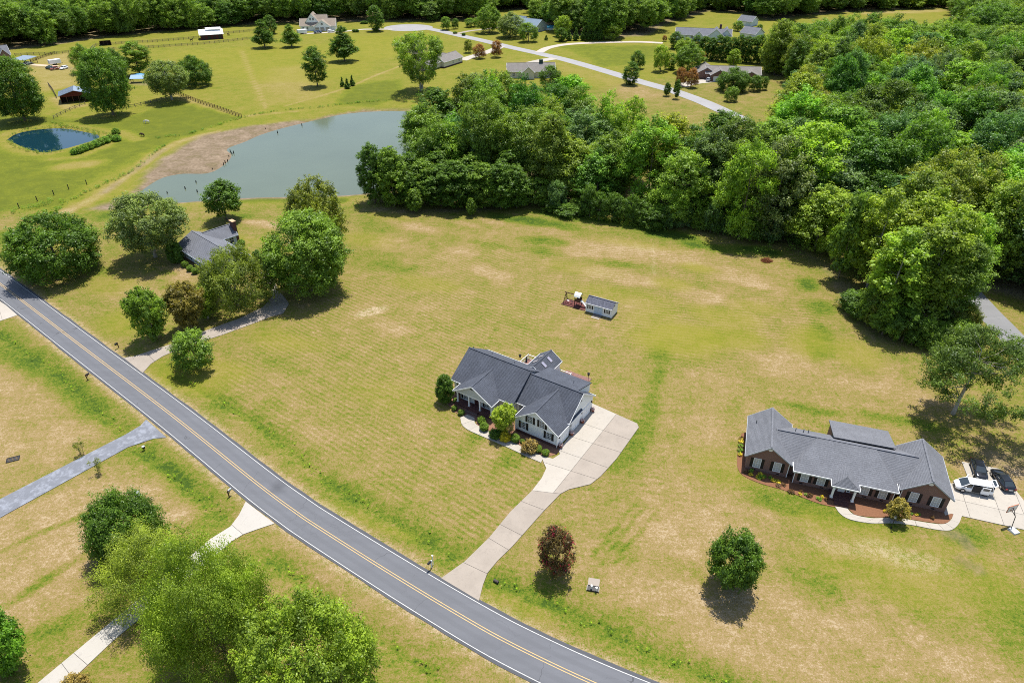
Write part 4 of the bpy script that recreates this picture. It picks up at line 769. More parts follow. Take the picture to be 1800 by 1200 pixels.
wing(H, 'x', 0, L, 0, 10, (-.5, 3.2), (5, 6.4), (10.5, 3.2), SIDC, RF5, over=.5); wing(H, 'y', -3, 5, L * .3, L * .55, (L * .3 - .4, 3.1), (L * .425, 6.0), (L * .55 + .4, 3.1), SIDC, RF5); part(H, 'chimney', plain('dark_green_box', (.03, .06, .05)), (L * .68, 4.4, 5.5, L * .76, 5.6, 7.8))
for u in (.12, .7, .88): window(H, 'f', 0, L * u, 1.0, 1.2, 1.4, False)
H, L = far('light blue house with pool in the trees beyond far street', (908, 54), (941, 58))
wing(H, 'x', 0, L, 0, 14, (-.5, 3.2), (7, 7.4), (14.5, 3.2), SIDB, RF6, over=.5); wing(H, 'x', -9, 1, 4, 15, (3.5, 3.4), (9, 8), (15.5, 3.4), SIDB, RF6, over=.4)
for u in (.3, .7): window(H, 'f', 0, L * u, 1.0, 1.3, 1.5, False)
window(H, 'r', L, 5, 1.0, 1.3, 1.5, False); window(H, 'r', L, 9, 1.0, 1.3, 1.5, False)
t = thing('swimming_pool', 'bright blue swimming pool beside the light blue house', 'pool', g(963, 50.5)); m = MB(); m.prism([(7 * math.cos(a), 7.5 * math.sin(a)) for a in np.linspace(0, 6.28, 21)[:-1]], 0, 1.2); m.build('pool_wall', WHITE, t); m = MB(); m.prism([(6.4 * math.cos(a), 6.9 * math.sin(a)) for a in np.linspace(0, 6.28, 21)[:-1]], 1.0, 1.23); m.build('pool_surface', AQUA, t)
H, L = far('long grey roofed house behind the dark evergreen row', (1187, 70), (1283, 74))
wing(H, 'x', 0, L, 0, 11, (-.6, 3.2), (5.5, 6.6), (11.6, 3.2), SIDB, RF3, over=.6); wing(H, 'y', -3.5, 7, L * .58, L * .88, (L * .58 - .4, 3.2), (L * .73, 7.6), (L * .88 + .4, 3.2), SIDB, RF3); wing(H, 'y', -2.5, 5, L * .34, L * .5, (L * .34 - .4, 3), (L * .42, 5.8), (L * .5 + .4, 3), SIDB, RF3); wing(H, 'y', 0, 12, L * .8, L, (L * .8 - .4, 3.2), (L * .92, 7.2), (L + .9, 3.2), SIDB, RF3); part(H, 'chimney', BR2, (L * .78, 6, 6, L * .82, 7.2, 9))
for u in (.08, .2, .3, .62, .73): window(H, 'f', -3.5 if u > .58 else 0, L * u, 1.0, 1.2, 1.5, False)
H, L = far('small grey roofed outbuilding at the edge of far field, upper of two', (1296, 44), (1320, 47), 'outbuilding', 'outbuilding')
wing(H, 'x', 0, L, 0, 9, (-.5, 3.0), (4.5, 6.2), (9.5, 3.0), SIDB, RF3, over=.4); m = MB(); facebox(m, 'f', 0, L * .3, L * .6, -.02, .06, 0, 2.4); m.build('door', WHITE, H)
H, L = far('small blue grey outbuilding by the evergreens, lower of two', (1300, 66), (1326, 70), 'outbuilding', 'outbuilding')
wing(H, 'x', 0, L, 0, 10, (-.5, 3.0), (5, 6.4), (10.5, 3.0), SIDB, RF3, over=.4); m = MB(); facebox(m, 'f', 0, L * .3, L * .7, -.02, .06, 0, 2.4); m.build('door', WHITE, H)
H, L = far('far brick house with brown grey roof and car outside', (1240, 140), (1335, 143))
wing(H, 'x', 0, L, 0, 10, (-.5, 3.0), (5, 5.8), (10.5, 3.0), BR1, RF5, over=.5); wing(H, 'y', -4, 5, 2, 10, (1.5, 3.0), (6, 5.6), (10.5, 3.0), BR1, RF5); wing(H, 'y', 1, 15, -4, 4.5, (-4.5, 3.0), (.3, 5.6), (5.0, 3.0), BR1, RF5); wing(H, 'y', -3, 5, L - 9, L - 1, (L - 9.5, 2.9), (L - 5, 5.0), (L - .5, 2.9), BR1, RF5)
m = MB(); facebox(m, 'f', -4, 3.2, 8.8, -.02, .05, .1, 2.4); m.build('garage_door', WHITE, H)
for u in (13, 16, 19): window(H, 'f', 0, u, 1.0, 1.2, 1.4, False)
H, L = far('brick house with grey roof cut by the left edge', (-24, 112), (22, 107))
wing(H, 'x', 0, L, 0, 10, (-.5, 3.4), (5, 7.6), (10.5, 3.4), BR1, RF3, over=.4); wing(H, 'y', -4, 6, L * .55, L * .95, (L * .55 - .4, 3.4), (L * .75, 7), (L * .95 + .4, 3.4), BR1, RF3)
for u in (.62, .75, .88): window(H, 'f', -4, L * u, 1.0, 1.1, 1.6, False)
H, L = far('low grey metal carport beside the left edge brick house', (24, 115), (46, 116), 'carport', 'carport')
roofpoly(H, METALB, [[(-.3, -.4, 3.0), (L + .3, -.4, 2.8), (L + .3, 9, 3.3), (-.3, 9, 3.5)]], .12)
for x in (.2, L - .2):
    for y in (.2, 4, 8.4): part(H, 'post', WOOD, (x - .1, y - .1, 0, x + .1, y + .1, 2.85))
H, L = far('dark red barn with blue grey metal roof and open bays', (109, 183), (162, 177.5), 'barn', 'barn')
BRED = plain('barn_red', (.12, .025, .022), .85, 0, .3, 2); DARKW = plain('dark_barn_board', (.05, .03, .028), .9, 0, .3, 2)
roofpoly(H, METALB, [[(-.6, -.8, 3.3), (L * .5, -.8, 5.2), (L * .5, 10, 5.2), (-.6, 10, 3.3)], [(L + .6, -.8, 3.3), (L * .5, -.8, 5.2), (L * .5, 10, 5.2), (L + .6, 10, 3.3)]], .1)
part(H, 'wall', DARKW, (0, .1, 0, .2, 9.6, 3.2), (L - .2, .1, 0, L, 9.6, 3.2), (0, 9.4, 0, L, 9.6, 3.4), (.2, 4.5, 0, L - .2, 4.7, 3.3))
m = MB(); m.extr([(0, 2.7), (L, 2.7), (L, 3.2), (L * .5, 5.0), (0, 3.2)], 'y', 0, .18); m.build('gable', BRED, H)
for k in range(6): x = .1 + (L - .2) * k / 5; part(H, 'post', WOOD, (x - .13, -.1, 0, x + .13, .12, 2.75))
m = MB()
for k in range(15): x = .8 * k; m.bar((-.5 + 0, -.7 + .75 * k, 3.36), (L * .5, -.7 + .75 * k, 5.24), .06, .05)
m.build('roof_rib', METALB, H)
H, L = far('white metal roofed horse barn by the far paddock fence', (353.5, 71), (393, 68.5), 'barn', 'barn')
wing(H, 'x', 0, L, 0, 9, (-.6, 3.0), (4.5, 5.6), (9.6, 3.0), plain('maroon_board', (.09, .025, .025), .9), METALW, over=.5); wing(H, 'x', L * .3, L * .95, 3, 6, (2.6, 5.6), (4.5, 6.5), (6.4, 5.6), METALW, METALW, over=.2, z0=5.0)
for k in range(4): u = L * (.14 + .24 * k); m = MB(); facebox(m, 'f', 0, u - .9, u + .9, -.02, .06, 0, 2.2); m.build('stall_door', BLACK if k % 2 else DARKW, H)
H, L = far('low black run in shed in far paddock', (177, 81), (196, 79.5), 'shed', 'run_in_shed')
roofpoly(H, BLACK, [[(-.3, -.4, 2.9), (L + .3, -.4, 2.9), (L + .3, 4, 2.3), (-.3, 4, 2.3)]], .1); part(H, 'wall', DARKW, (0, 3.4, 0, L, 3.6, 2.2), (0, 0, 0, .15, 3.4, 2.2), (L - .15, 0, 0, L, 3.4, 2.2)); 
for k in range(4): x = L * k / 3; part(H, 'post', DARKW, (x - .1, -.1, 0, x + .1, .1, 2.75))
H, L = far('blue metal lean to shelter under the middle trees', (231, 147), (253, 146), 'shelter', 'lean_to')
roofpoly(H, plain('sky_blue_metal', (.24, .34, .46), .4), [[(-.3, -.5, 2.2), (L + .3, -.5, 2.0), (L + .3, 4, 3.0), (-.3, 4, 3.2)]], .1)
for x in (.1, L - .1):
    for y in (0, 3.6): part(H, 'post', WOOD, (x - .1, y - .1, 0, x + .1, y + .1, 2.1 + .23 * y))
t = thing('covered_heap', 'blue tarpaulin draped over a heap behind the lean to', 'tarpaulin', g(246, 138)); MB().loft([[(4 * s * math.cos(a), 2.2 * s * math.sin(a), z) for a in np.linspace(0, 6.28, 13)[:-1]] for s, z in ((1, 0), (.95, 1.2), (.7, 2.0), (.2, 2.4))]).build('tarpaulin', TARP, t)

# ================================================================== VEHICLES
def vehicle(kind, name, label, cat, px, nose_px, paint, group=None, z=0.0, pos=None, L=None):
    A = Vector(g(*px)); B = Vector(g(*nose_px)); d = B - A; t = thing(name, label, cat, (*(A if pos is None else pos), z), math.atan2(d.y, d.x), group)
    van = kind == 'van'
    if kind == 'sedan': st = [(-2.35, .72, .42, .72), (-2.28, .84, .32, .92), (-1.7, .91, .24, .98), (-.8, .93, .22, .96), (.4, .93, .22, .94), (1.2, .92, .24, .90), (1.9, .88, .28, .80), (2.28, .76, .34, .66), (2.36, .62, .42, .56)]; cab = (-1.95, -1.15, .25, 1.15, .95, 1.42, .78, .60)
    elif kind == 'suv': st = [(-2.3, .80, .45, .85), (-2.25, .90, .36, 1.05), (-1.6, .95, .28, 1.08), (-.6, .96, .26, 1.06), (.5, .96, .26, 1.05), (1.2, .95, .28, 1.03), (1.9, .90, .32, .95), (2.25, .8, .38, .8), (2.34, .66, .45, .68)]; cab = (-2.2, -1.85, .35, 1.15, 1.05, 1.70, .84, .68)
    elif kind == 'van': st = [(-2.5, .86, .42, .98), (-2.46, .95, .32, 1.08), (-1.6, .98, .25, 1.1), (-.4, .99, .24, 1.1), (.9, .98, .25, 1.08), (1.7, .95, .28, 1.02), (2.25, .88, .34, .88), (2.5, .72, .42, .70)]; cab = (-2.46, -2.2, .85, 1.85, 1.07, 1.78, .90, .74)
    else: st = [(-2.7, .9, .5, 1.0), (-2.68, .95, .4, 1.05), (-.9, .95, .4, 1.06), (.6, .95, .4, 1.08), (1.6, .93, .4, 1.06), (2.5, .88, .45, .98), (2.75, .74, .5, .8)]; cab = (-.95, -.75, .9, 1.55, 1.05, 1.78, .86, .70)
    rings = []
    for x, w, z0, zt in st:
        h = zt - z0; rings.append([(x, -w * .86, z0), (x, -w, z0 + h * .25), (x, -w * 1.0, z0 + h * .7), (x, -w * .93, zt - .03), (x, -w * .6, zt + .015), (x, w * .6, zt + .015), (x, w * .93, zt - .03), (x, w, z0 + h * .7), (x, w, z0 + h * .25), (x, w * .86, z0)])
    MB().loft(rings).build('body', paint, t, True)
    b0, r0, r1, b1, zb, zr, wb, wr = cab
    base = [(b0, -wb), (b1, -wb), (b1, wb), (b0, wb)]; top = [(r0, -wr), (r1, -wr), (r1, wr), (r0, wr)]
    m = MB(); m.add([(x, y, zb - .03) for x, y in base] + [(x, y, zr - .03) for x, y in top], [(4, 5, 6, 7), (0, 1, 5, 4), (1, 2, 6, 5), (2, 3, 7, 6), (3, 0, 4, 7)]); m.build('windows', CGLASS, t)
    m = MB(); q = [[(x * 1.0 + (-.06 if x < 0 else .05), y * 1.05, zr - .05) for x, y in top], [(x, y, zr) for x, y in top], [(x * .86, y * .82, zr + .035) for x, y in top]]; m.loft(q); m.build('roof', paint, t)
    m = MB()
    for s in (-1, 1):
        e = .012 * s
        for i in ((0, 0), (1, 1)): m.bar((base[i[0]][0], s * wb + e, zb - .02), (top[i[1]][0], s * wr + e, zr - .02), .08, .08)
        xm = -.35 if not van else .35; f = (xm - r0) / (r1 - r0); m.bar((xm + .12, s * wb + e, zb - .02), (xm, s * wr + e, zr - .02), .09, .05)
        if kind in ('suv', 'van'): m.bar((-1.35, s * wb + e, zb - .02), (-1.42, s * wr + e, zr - .02), .1, .06)
    m.build('pillars', paint, t)['kind'] = 'stuff'
    wr_ = .34 if kind == 'sedan' else .37
    for x in (st[0][0] + .95, st[-1][0] - .95):
        for s in (-1, 1):
            m = MB(); m.tube([(x, s * (st[3][1] - .2), wr_), (x, s * (st[3][1] + .015), wr_)], wr_, 14); wv = m.build('wheel', RUBBER, t); m = MB(); m.tube([(x, s * (st[3][1] + .01), wr_), (x, s * (st[3][1] + .03), wr_)], wr_ * .62, 10); m.build('rim', RIM, wv)
    for s in (-1, 1):
        m = MB(); m.box(st[-2][0] - .12, s * .60 - .17, st[-2][3] - .18, st[-2][0] + .05, s * .60 + .17, st[-2][3] - .04); m.build('headlight', LAMPW, t)
        m = MB(); m.box(st[0][0] - .01, s * .66 - .14, st[1][3] - .28, st[1][0] + .06, s * .66 + .14, st[1][3] - .06); m.build('tail_light', LAMPR, t)
        m = MB(); m.ball((b1 - .5, s * (wb + .16), zb + .06), .11, 6, 4); m.build('wing_mirror', paint, t)
    m = MB(); m.box(st[0][0] - .03, -.28, .55, st[0][0] + .02, .28, .68); m.build('number_plate', WHITE, t)
    m = MB(); m.box(st[-1][0] - .05, -.5, st[-1][2] + .02, st[-1][0] + .015, .5, st[-1][3] - .05); m.build('grille', BLACK, t)
    return t
vehicle('sedan', 'parked_car', 'black car on concrete pad, the one closer to the house gable', 'car', (1718, 829), (1724, 846), CARB, 'black cars on the concrete pad', .075)
vehicle('sedan', 'parked_car', 'black car at the outer grass edge of the concrete pad', 'car', (1760, 848), (1748.5, 832), CARB, 'black cars on the concrete pad', .075)
V = vehicle('van', 'parked_van', 'white minivan with open doors parked at the brick house gable', 'van', (1707, 861), (1684, 857), CARW, None, .075)
m = MB(); m.box(-.75, .975, .42, .42, 1.005, 1.62); V_ = m.build('door_opening', SEATS, V); V_.location.y = 0
m = MB(); m.box(-1.95, 1.03, .40, -.8, 1.09, 1.66); sd_ = m.build('sliding_door', CARW, V); m = MB(); m.box(-1.8, 1.091, 1.08, -.95, 1.10, 1.55); m.build('pane', CGLASS, sd_)
m = MB(); m.bar((.95, -1.0, 1.0), (.35, -1.75, 1.0), .06, 1.1); m.build('open_front_door', CARW, V)
m = MB(); m.bar((-2.3, -.0, 1.80), (-2.85, 0, 2.15), 1.5, .06); hd = m.build('tailgate', CARW, V); m = MB(); m.bar((-2.42, 0, 1.93), (-2.72, 0, 2.12), 1.2, .03); m.build('pane', CGLASS, hd)
part(V, 'boot_opening', SEATS, (-2.52, -.72, .6, -2.46, .72, 1.6))
vehicle('suv', 'parked_car', 'dark green vehicle at left of the vehicles parked in far yard', 'car', (87, 122), (80, 121), CARG, 'vehicles parked in the far yard')
vehicle('pickup', 'pickup_truck', 'red pickup between the green and white vehicles in far yard', 'pickup', (99, 123), (92, 124), CARR, 'vehicles parked in the far yard')
vehicle('suv', 'parked_car', 'white vehicle at right of the vehicles parked in far yard', 'car', (113, 122), (106, 124), CARW, 'vehicles parked in the far yard')
vehicle('sedan', 'parked_car', 'white car beside the low grey carport', 'car', (49, 113), (54, 112), CARW)
vehicle('suv', 'parked_car', 'white vehicle at right end of the garage of far white house', 'car', (582, 57), (590, 56), CARW, None, .07)
vehicle('pickup', 'pickup_truck', 'dark blue pickup before the garage of far white house', 'pickup', (559, 59), (570, 58), CARBL, None, .07)
vehicle('suv', 'parked_car', 'silver vehicle on the driveway of far brick house', 'car', (1246, 143), (1253, 139), CARS, None, .09)
def trailer(label, px, nose, L=5.5):
    A, B = Vector(g(*px)), Vector(g(*nose)); d = B - A; t = thing('box_trailer', label, 'trailer', tuple(A), math.atan2(d.y, d.x))
    MB().loft([[(x, -1.1, .6), (x, -1.15, .8), (x, -1.15, 2.6), (x, -.95, 2.8), (x, .95, 2.8), (x, 1.15, 2.6), (x, 1.15, .8), (x, 1.1, .6)] for x in (-L / 2, L / 2)] + [[(L / 2 + .35, y * .8, z) for y, z in ((-1.1, .7), (-1.15, .9), (-1.15, 2.3), (-.9, 2.5), (.9, 2.5), (1.15, 2.3), (1.15, .9), (1.1, .7))]]).build('body', CARW, t)
    m = MB(); m.bar((L / 2 + .2, 0, .6), (L / 2 + 1.3, 0, .5), .12, .12); m.build('drawbar', BLACK, t)
    for x in (-.5, .4):
        for s in (-1, 1): m = MB(); m.tube([(x, s * .95, .36), (x, s * 1.16, .36)], .36, 12); m.build('wheel', RUBBER, t)
    part(t, 'door', GREYP, (-L / 2 - .03, -.9, .75, -L / 2 + .01, .9, 2.45)); return t
trailer('white box trailer standing behind the vehicles in far yard', (97, 114), (104, 113)); trailer('white box trailer left of the far white house garage', (531, 60), (541, 59), 6)
# ================================================================== STREET FURNITURE
def mailbox(label, px, road_side, body, white_post=False, h=1.05):
    A = Vector(g(*px)); B = Vector(g(*road_side)); d = B - A; t = thing('mailbox', label, 'mailbox', tuple(A), math.atan2(d.y, d.x), 'mailboxes along the road')
    pm = WHITE if white_post else WOOD; part(t, 'post', pm, (-.06, -.06, 0, .06, .06, h + .22)); m = MB(); m.bar((-.15, 0, h - .06), (.62, 0, h - .06), .1, .1); m.bar((.05, 0, h - .45), (.4, 0, h - .1), .07, .07); m.build('arm', pm, t)
    m = MB(); pr_ = [(-.13, h), (.13, h), (.13, h + .17)] + [(.13 * math.cos(a), h + .17 + .13 * math.sin(a)) for a in np.linspace(0, math.pi, 6)[1:-1]] + [(-.13, h + .17)]; m.extr(pr_, 'x', .1, .68); bx = m.build('box', body, t); part(bx, 'flag', LAMPR, (.3, -.16, h + .1, .33, -.135, h + .35)); return t
mailbox('black mailbox on dark post left of road before the asphalt drive', (154, 668), (165, 662), BLACK); mailbox('dark mailbox on grass by the curving driveway mouth', (209, 611), (200, 618), BLACK)
mailbox('grey mailbox beside the white concrete driveway mouth', (403, 873), (411, 866), GREYP); mailbox('dark mailbox on a white post left of the wide driveway mouth', (759, 997), (752, 1004), BLACK, True, 1.25)
t = thing('number_marker', 'small white marker post behind the white posted mailbox', 'post', g(761.5, 992)); MB().tube([(0, 0, 0), (0, 0, 1.7), (0, 0, 1.9)], [.06, .06, .13], 6).build('post', WHITE, t)
t = thing('utility_pedestal', 'white utility pedestal above the round dark bush', 'utility box', g(242, 872)); part(t, 'body', WHITE, (-.3, -.3, 0, .3, .3, .75)); part(t, 'lid', GREYP, (-.34, -.34, .75, .34, .34, .84))
t = thing('valve_cover', 'small dark valve box in grass below asphalt driveway', 'utility box', g(253, 788)); m = MB(); m.tube([(0, 0, 0), (0, 0, .45)], .22, 8); m.build('body', BLACK, t); m = MB(); m.tube([(0, 0, .45), (0, 0, .5)], .25, 8); m.build('lid', GREYP, t)
t = thing('drain_grate', 'dark rectangular drain cover in the dry grass at left', 'drain', g(23, 807), R(25)); t.scale = (.85, .85, 1); part(t, 'frame', BLACK, (-1.1, -.7, 0, 1.1, -.6, .1), (-1.1, .6, 0, 1.1, .7, .1), (-1.1, -.6, 0, -1.0, .6, .1), (1.0, -.6, 0, 1.1, .6, .1))
for i in range(9): part(t, 'slat', plain('dark_iron', (.035, .035, .04), .7), (-.95 + i * .22, -.6, 0, -.80 + i * .22, .6, .06))
t = thing('septic_cover', 'concrete pad with white pipes on lawn right of the driveway', 'septic cover', g(1043, 1030), R(-12)); part(t, 'slab', CON2, (-.75, -.1, 0, .75, 1.05, .32)); part(t, 'dark_lid', BLACK, (-.75, -.85, 0, .75, -.1, .22)); part(t, 'edge', CON1, (-.83, -.85, 0, -.75, -.1, .26), (.75, -.85, 0, .83, -.1, .26))
for x, y in ((-.2, -.55), (.45, -.75)): m = MB(); m.tube([(x, y, 0), (x, y, .8), (x, y, .86)], [.09, .09, .15], 8); m.build('vent_pipe', WHITE, t)
t = thing('culvert_pipe', 'dark culvert pipe end in ditch right of the driveway', 'pipe', g(872, 1020), R(-30)); m = MB(); m.tube([(-.35, 0, -.1), (.35, 0, -.12)], .2, 10, False); m.build('pipe', plain('rusty_iron', (.06, .05, .045), .8), t)
t = thing('lamp_post', 'black lamp post by the curved path of the brick house', 'lamp post', g(1566, 927.5)); MB().tube([(0, 0, 0), (0, 0, .15), (0, 0, .16), (0, 0, 1.95)], [.13, .11, .05, .04], 8).build('pole', BLACK, t)
m = MB(); m.loft([[(.1 * math.cos(a), .1 * math.sin(a), 1.95) for a in (.8, 2.4, 3.9, 5.5)], [(.17 * math.cos(a), .17 * math.sin(a), 2.3) for a in (.8, 2.4, 3.9, 5.5)]]); lt = m.build('lantern', plain('lantern_glass', (.4, .45, .45), .1), t); MB().tube([(0, 0, 2.3), (0, 0, 2.5)], [.22, .02], 4).build('cap', BLACK, lt)
# basketball hoop
t = thing('basketball_hoop', 'portable basketball hoop leaning over the concrete pad', 'basketball hoop', g(1780, 932), R(18)); m = MB(); m.loft([[(-.55, -.75, 0), (.55, -.75, 0), (.55, .45, 0), (-.55, .45, 0)], [(-.5, -.7, .2), (.5, -.7, .2), (.45, .4, .28), (-.45, .4, .28)]]); m.build('base', GREYP, t)
MB().tube([(0, .3, .2), (0, .55, 2.2), (0, .95, 2.8)], .055, 8).build('pole', BLACK, t); m = MB(); m.bar((0, .6, 2.3), (0, 1.35, 2.75), .06, .06); m.bar((0, .9, 2.85), (0, 1.35, 3.2), .06, .06); m.build('arm', BLACK, t)
m = MB(); m.box(-.85, 1.38, 2.55, .85, 1.42, 3.6); bb = m.build('backboard', plain('clear_board', (.62, .62, .6), .2), t); m = MB()
for a in ((-.9, .9, 2.5, 2.55), (-.9, .9, 3.61, 3.66), (-.9, -.85, 2.55, 3.61), (.85, .9, 2.55, 3.61), (-.3, .3, 2.75, 2.8), (-.3, .3, 3.15, 3.2), (-.3, -.25, 2.8, 3.15), (.25, .3, 2.8, 3.15)): m.box(a[0], 1.36, a[2], a[1], 1.44, a[3])
m.build('frame', ORANGE, bb); m = MB(); m.tube([(.24 * math.cos(a), 1.7 + .24 * math.sin(a), 2.75) for a in np.linspace(0, 6.28, 17)], .025, 5, False); m.build('rim', ORANGE, t)
# brush pile
t = thing('brush_pile', 'heap of brown dead branches on the green field edge', 'brush pile', g(1347, 459)); m = MB(); random.seed(5)
for i in range(260):
    a = random.uniform(0, 6.28); r_ = 1.1 * math.sqrt(random.random()); z = max(.03, (1.1 - r_) * random.random()); d = Vector((random.gauss(0, 1), random.gauss(0, 1), random.gauss(0, .5))).normalized() * random.uniform(.25, .6); c = Vector((r_ * math.cos(a) * 1.2, r_ * math.sin(a), z + .05)); m.bar(c - d, c + d, .05, .04)
m.build('branches', plain('dead_leaf', (.20, .075, .03), .95, 0, .4, 4), t)['kind'] = 'stuff'
# stumps standing in the big pond
for i, (x, y) in enumerate(((405, 268), (408, 271), (411, 270), (403, 276), (396, 287), (400, 284), (393, 290), (345, 321), (347, 338), (326, 332), (374, 299), (294, 340), (467, 229), (531, 221), (488, 234))):
    t = thing('pond_stump', 'small dark stump standing in the shallow pond water', 'stump', (*g(x, y, WZ), WZ - .4), random.random() * 6, 'stumps standing in the pond'); h = random.uniform(.9, 1.5)
    MB().tube([(0, 0, 0), (.05, .02, h * .6), (.1, .0, h)], [.22, .17, .12], 6).build('stem', plain('wet_wood', (.03, .025, .022), .7), t)
# ================================================================== FENCES
def fence(label, px, rails=3, h=1.25, sp=3.2, mat=WOODG, rw=.14, wire=False, z=0):
    L = smooth_line(gl(px), .5); t = thing('fence', label, 'fence', tuple(L[0])); o = L[0]; n = max(1, int(len(L) * .5 / sp))
    idx = np.linspace(0, len(L) - 1, n + 1).astype(int); P = [L[i] - o for i in idx]; pm = None
    for p in P:
        if pm is None: pm = MB().box(-.09, -.09, -.3, .09, .09, h + .12).mesh('post', mat)
        q = link('post', pm, t); q.location = (p[0], p[1], 0)
    m = MB()
    for a, b in zip(P, P[1:]):
        for k in range(rails): z_ = h * (k + .8) / rails; m.bar((*a, z_), (*b, z_), .05 if not wire else .015, rw if not wire else .015)
    r_ = m.build('rail_run', mat, t); r_['kind'] = 'stuff'; return t
fence('board fence running from the far horse barn along the lower paddock edge', [(27, 99), (60, 97), (97, 96), (140, 91), (180, 90), (215, 87), (262, 85), (350, 79), (400, 74), (444, 69)], 3, 1.4, 3)
fence('upper board fence of the far paddock between run in shed and barn', [(196, 79), (240, 76), (262, 75), (300, 72), (350, 68)], 3, 1.4, 3); fence('fence stub climbing to the left of the run in shed', [(160, 88), (168, 82), (176, 80)], 3, 1.4, 3)
fence('dark fence rising from the left edge brick house', [(55, 110), (75, 102), (97, 95)], 4, 1.4, 2.5, WOOD); fence('fence right of the far horse barn', [(394, 60), (420, 58), (450, 55), (480, 52)], 3, 1.4, 3)
fence('rail fence sloping down from the light green tree to the pond bank', [(311, 166), (330, 173), (350, 181), (380, 191), (405, 200), (425, 207)], 3, 1.5, 2.4, WOOD); fence('rail fence between the middle trees across green pasture', [(215, 192), (240, 188), (262, 182), (290, 175), (311, 166)], 2, 1.3, 2.6)
fence('thin rail fence rising from small pond to the red barn', [(95, 209), (110, 201), (130, 192), (150, 184)], 2, 1.2, 3); fence('short gate fence left of the red barn', [(86, 151), (93, 160), (100, 173)], 2, 1.6, 2.4)
fence('wire fence of dark posts crossing the lower left meadow', [(-30, 385), (5, 372.5), (22, 371), (37, 365), (51, 360), (66, 354), (79, 349), (92, 344.5), (105, 340), (117, 335), (129, 330), (153, 325)], 2, 1.5, 4.4, BLACK, .1, True)
# ================================================================== ANIMALS
def animal(label, px, rz, mat, cat='horse', name='horse', head_down=True, sc=1.0):
    t = thing(name, label, cat, g(*px), rz); V = []; E = []; Rr = []
    def add(p, r, par=None):
        V.append(tuple(c * sc for c in p)); Rr.append(r * sc)
        if par is not None: E.append((par, len(V) - 1))
        return len(V) - 1
    hip = add((-.65, 0, 1.12), .30); mid = add((-.1, 0, 1.06), .33, hip); sh = add((.5, 0, 1.14), .31, mid); nk = add((.85, 0, 1.25 if head_down else 1.5), .17, sh)
    hd = add((1.25, 0, .75) if head_down else (1.1, 0, 1.8), .13, nk); add((1.4, 0, .35) if head_down else (1.4, 0, 1.7), .08, hd); add((-.95, 0, .7), .04, add((-.9, 0, 1.1), .06, hip))
    for s in (-1, 1):
        k = add((-.62, s * .2, .72), .15, hip); k2 = add((-.78, s * .2, .42), .08, k); add((-.7, s * .2, .03), .07, k2); k = add((.5, s * .18, .66), .13, sh); k2 = add((.54, s * .18, .38), .07, k); add((.52, s * .18, .03), .06, k2)
    me = bpy.data.meshes.new('body'); me.from_pydata(V, E, []); me.materials.append(mat); o = link('body', me, t); sk = o.modifiers.new('skin', 'SKIN'); sl_ = me.skin_vertices[0] if me.skin_vertices else None
    if sl_ is None: 
        bm = bmesh.new(); bm.from_mesh(me); bm.verts.layers.skin.verify(); bm.to_mesh(me); bm.free(); sl_ = me.skin_vertices[0]
    for i, r_ in enumerate(Rr): sl_.data[i].radius = (r_, r_)
    sl_.data[0].use_root = True; ss = o.modifiers.new('sub', 'SUBSURF'); ss.levels = ss.render_levels = 1
    return t
animal('pale horse grazing in green pasture above the small pond', (259, 217), R(200), HIDEW); animal('brown horse grazing near the bare patch beside the small pond', (251, 240), R(160), HIDEB)
animal('brown horse standing left of the far horse barn', (337, 73), R(10), HIDEB, head_down=False); animal('dark horse grazing right of the far horse barn', (402, 63), R(150), HIDEB)
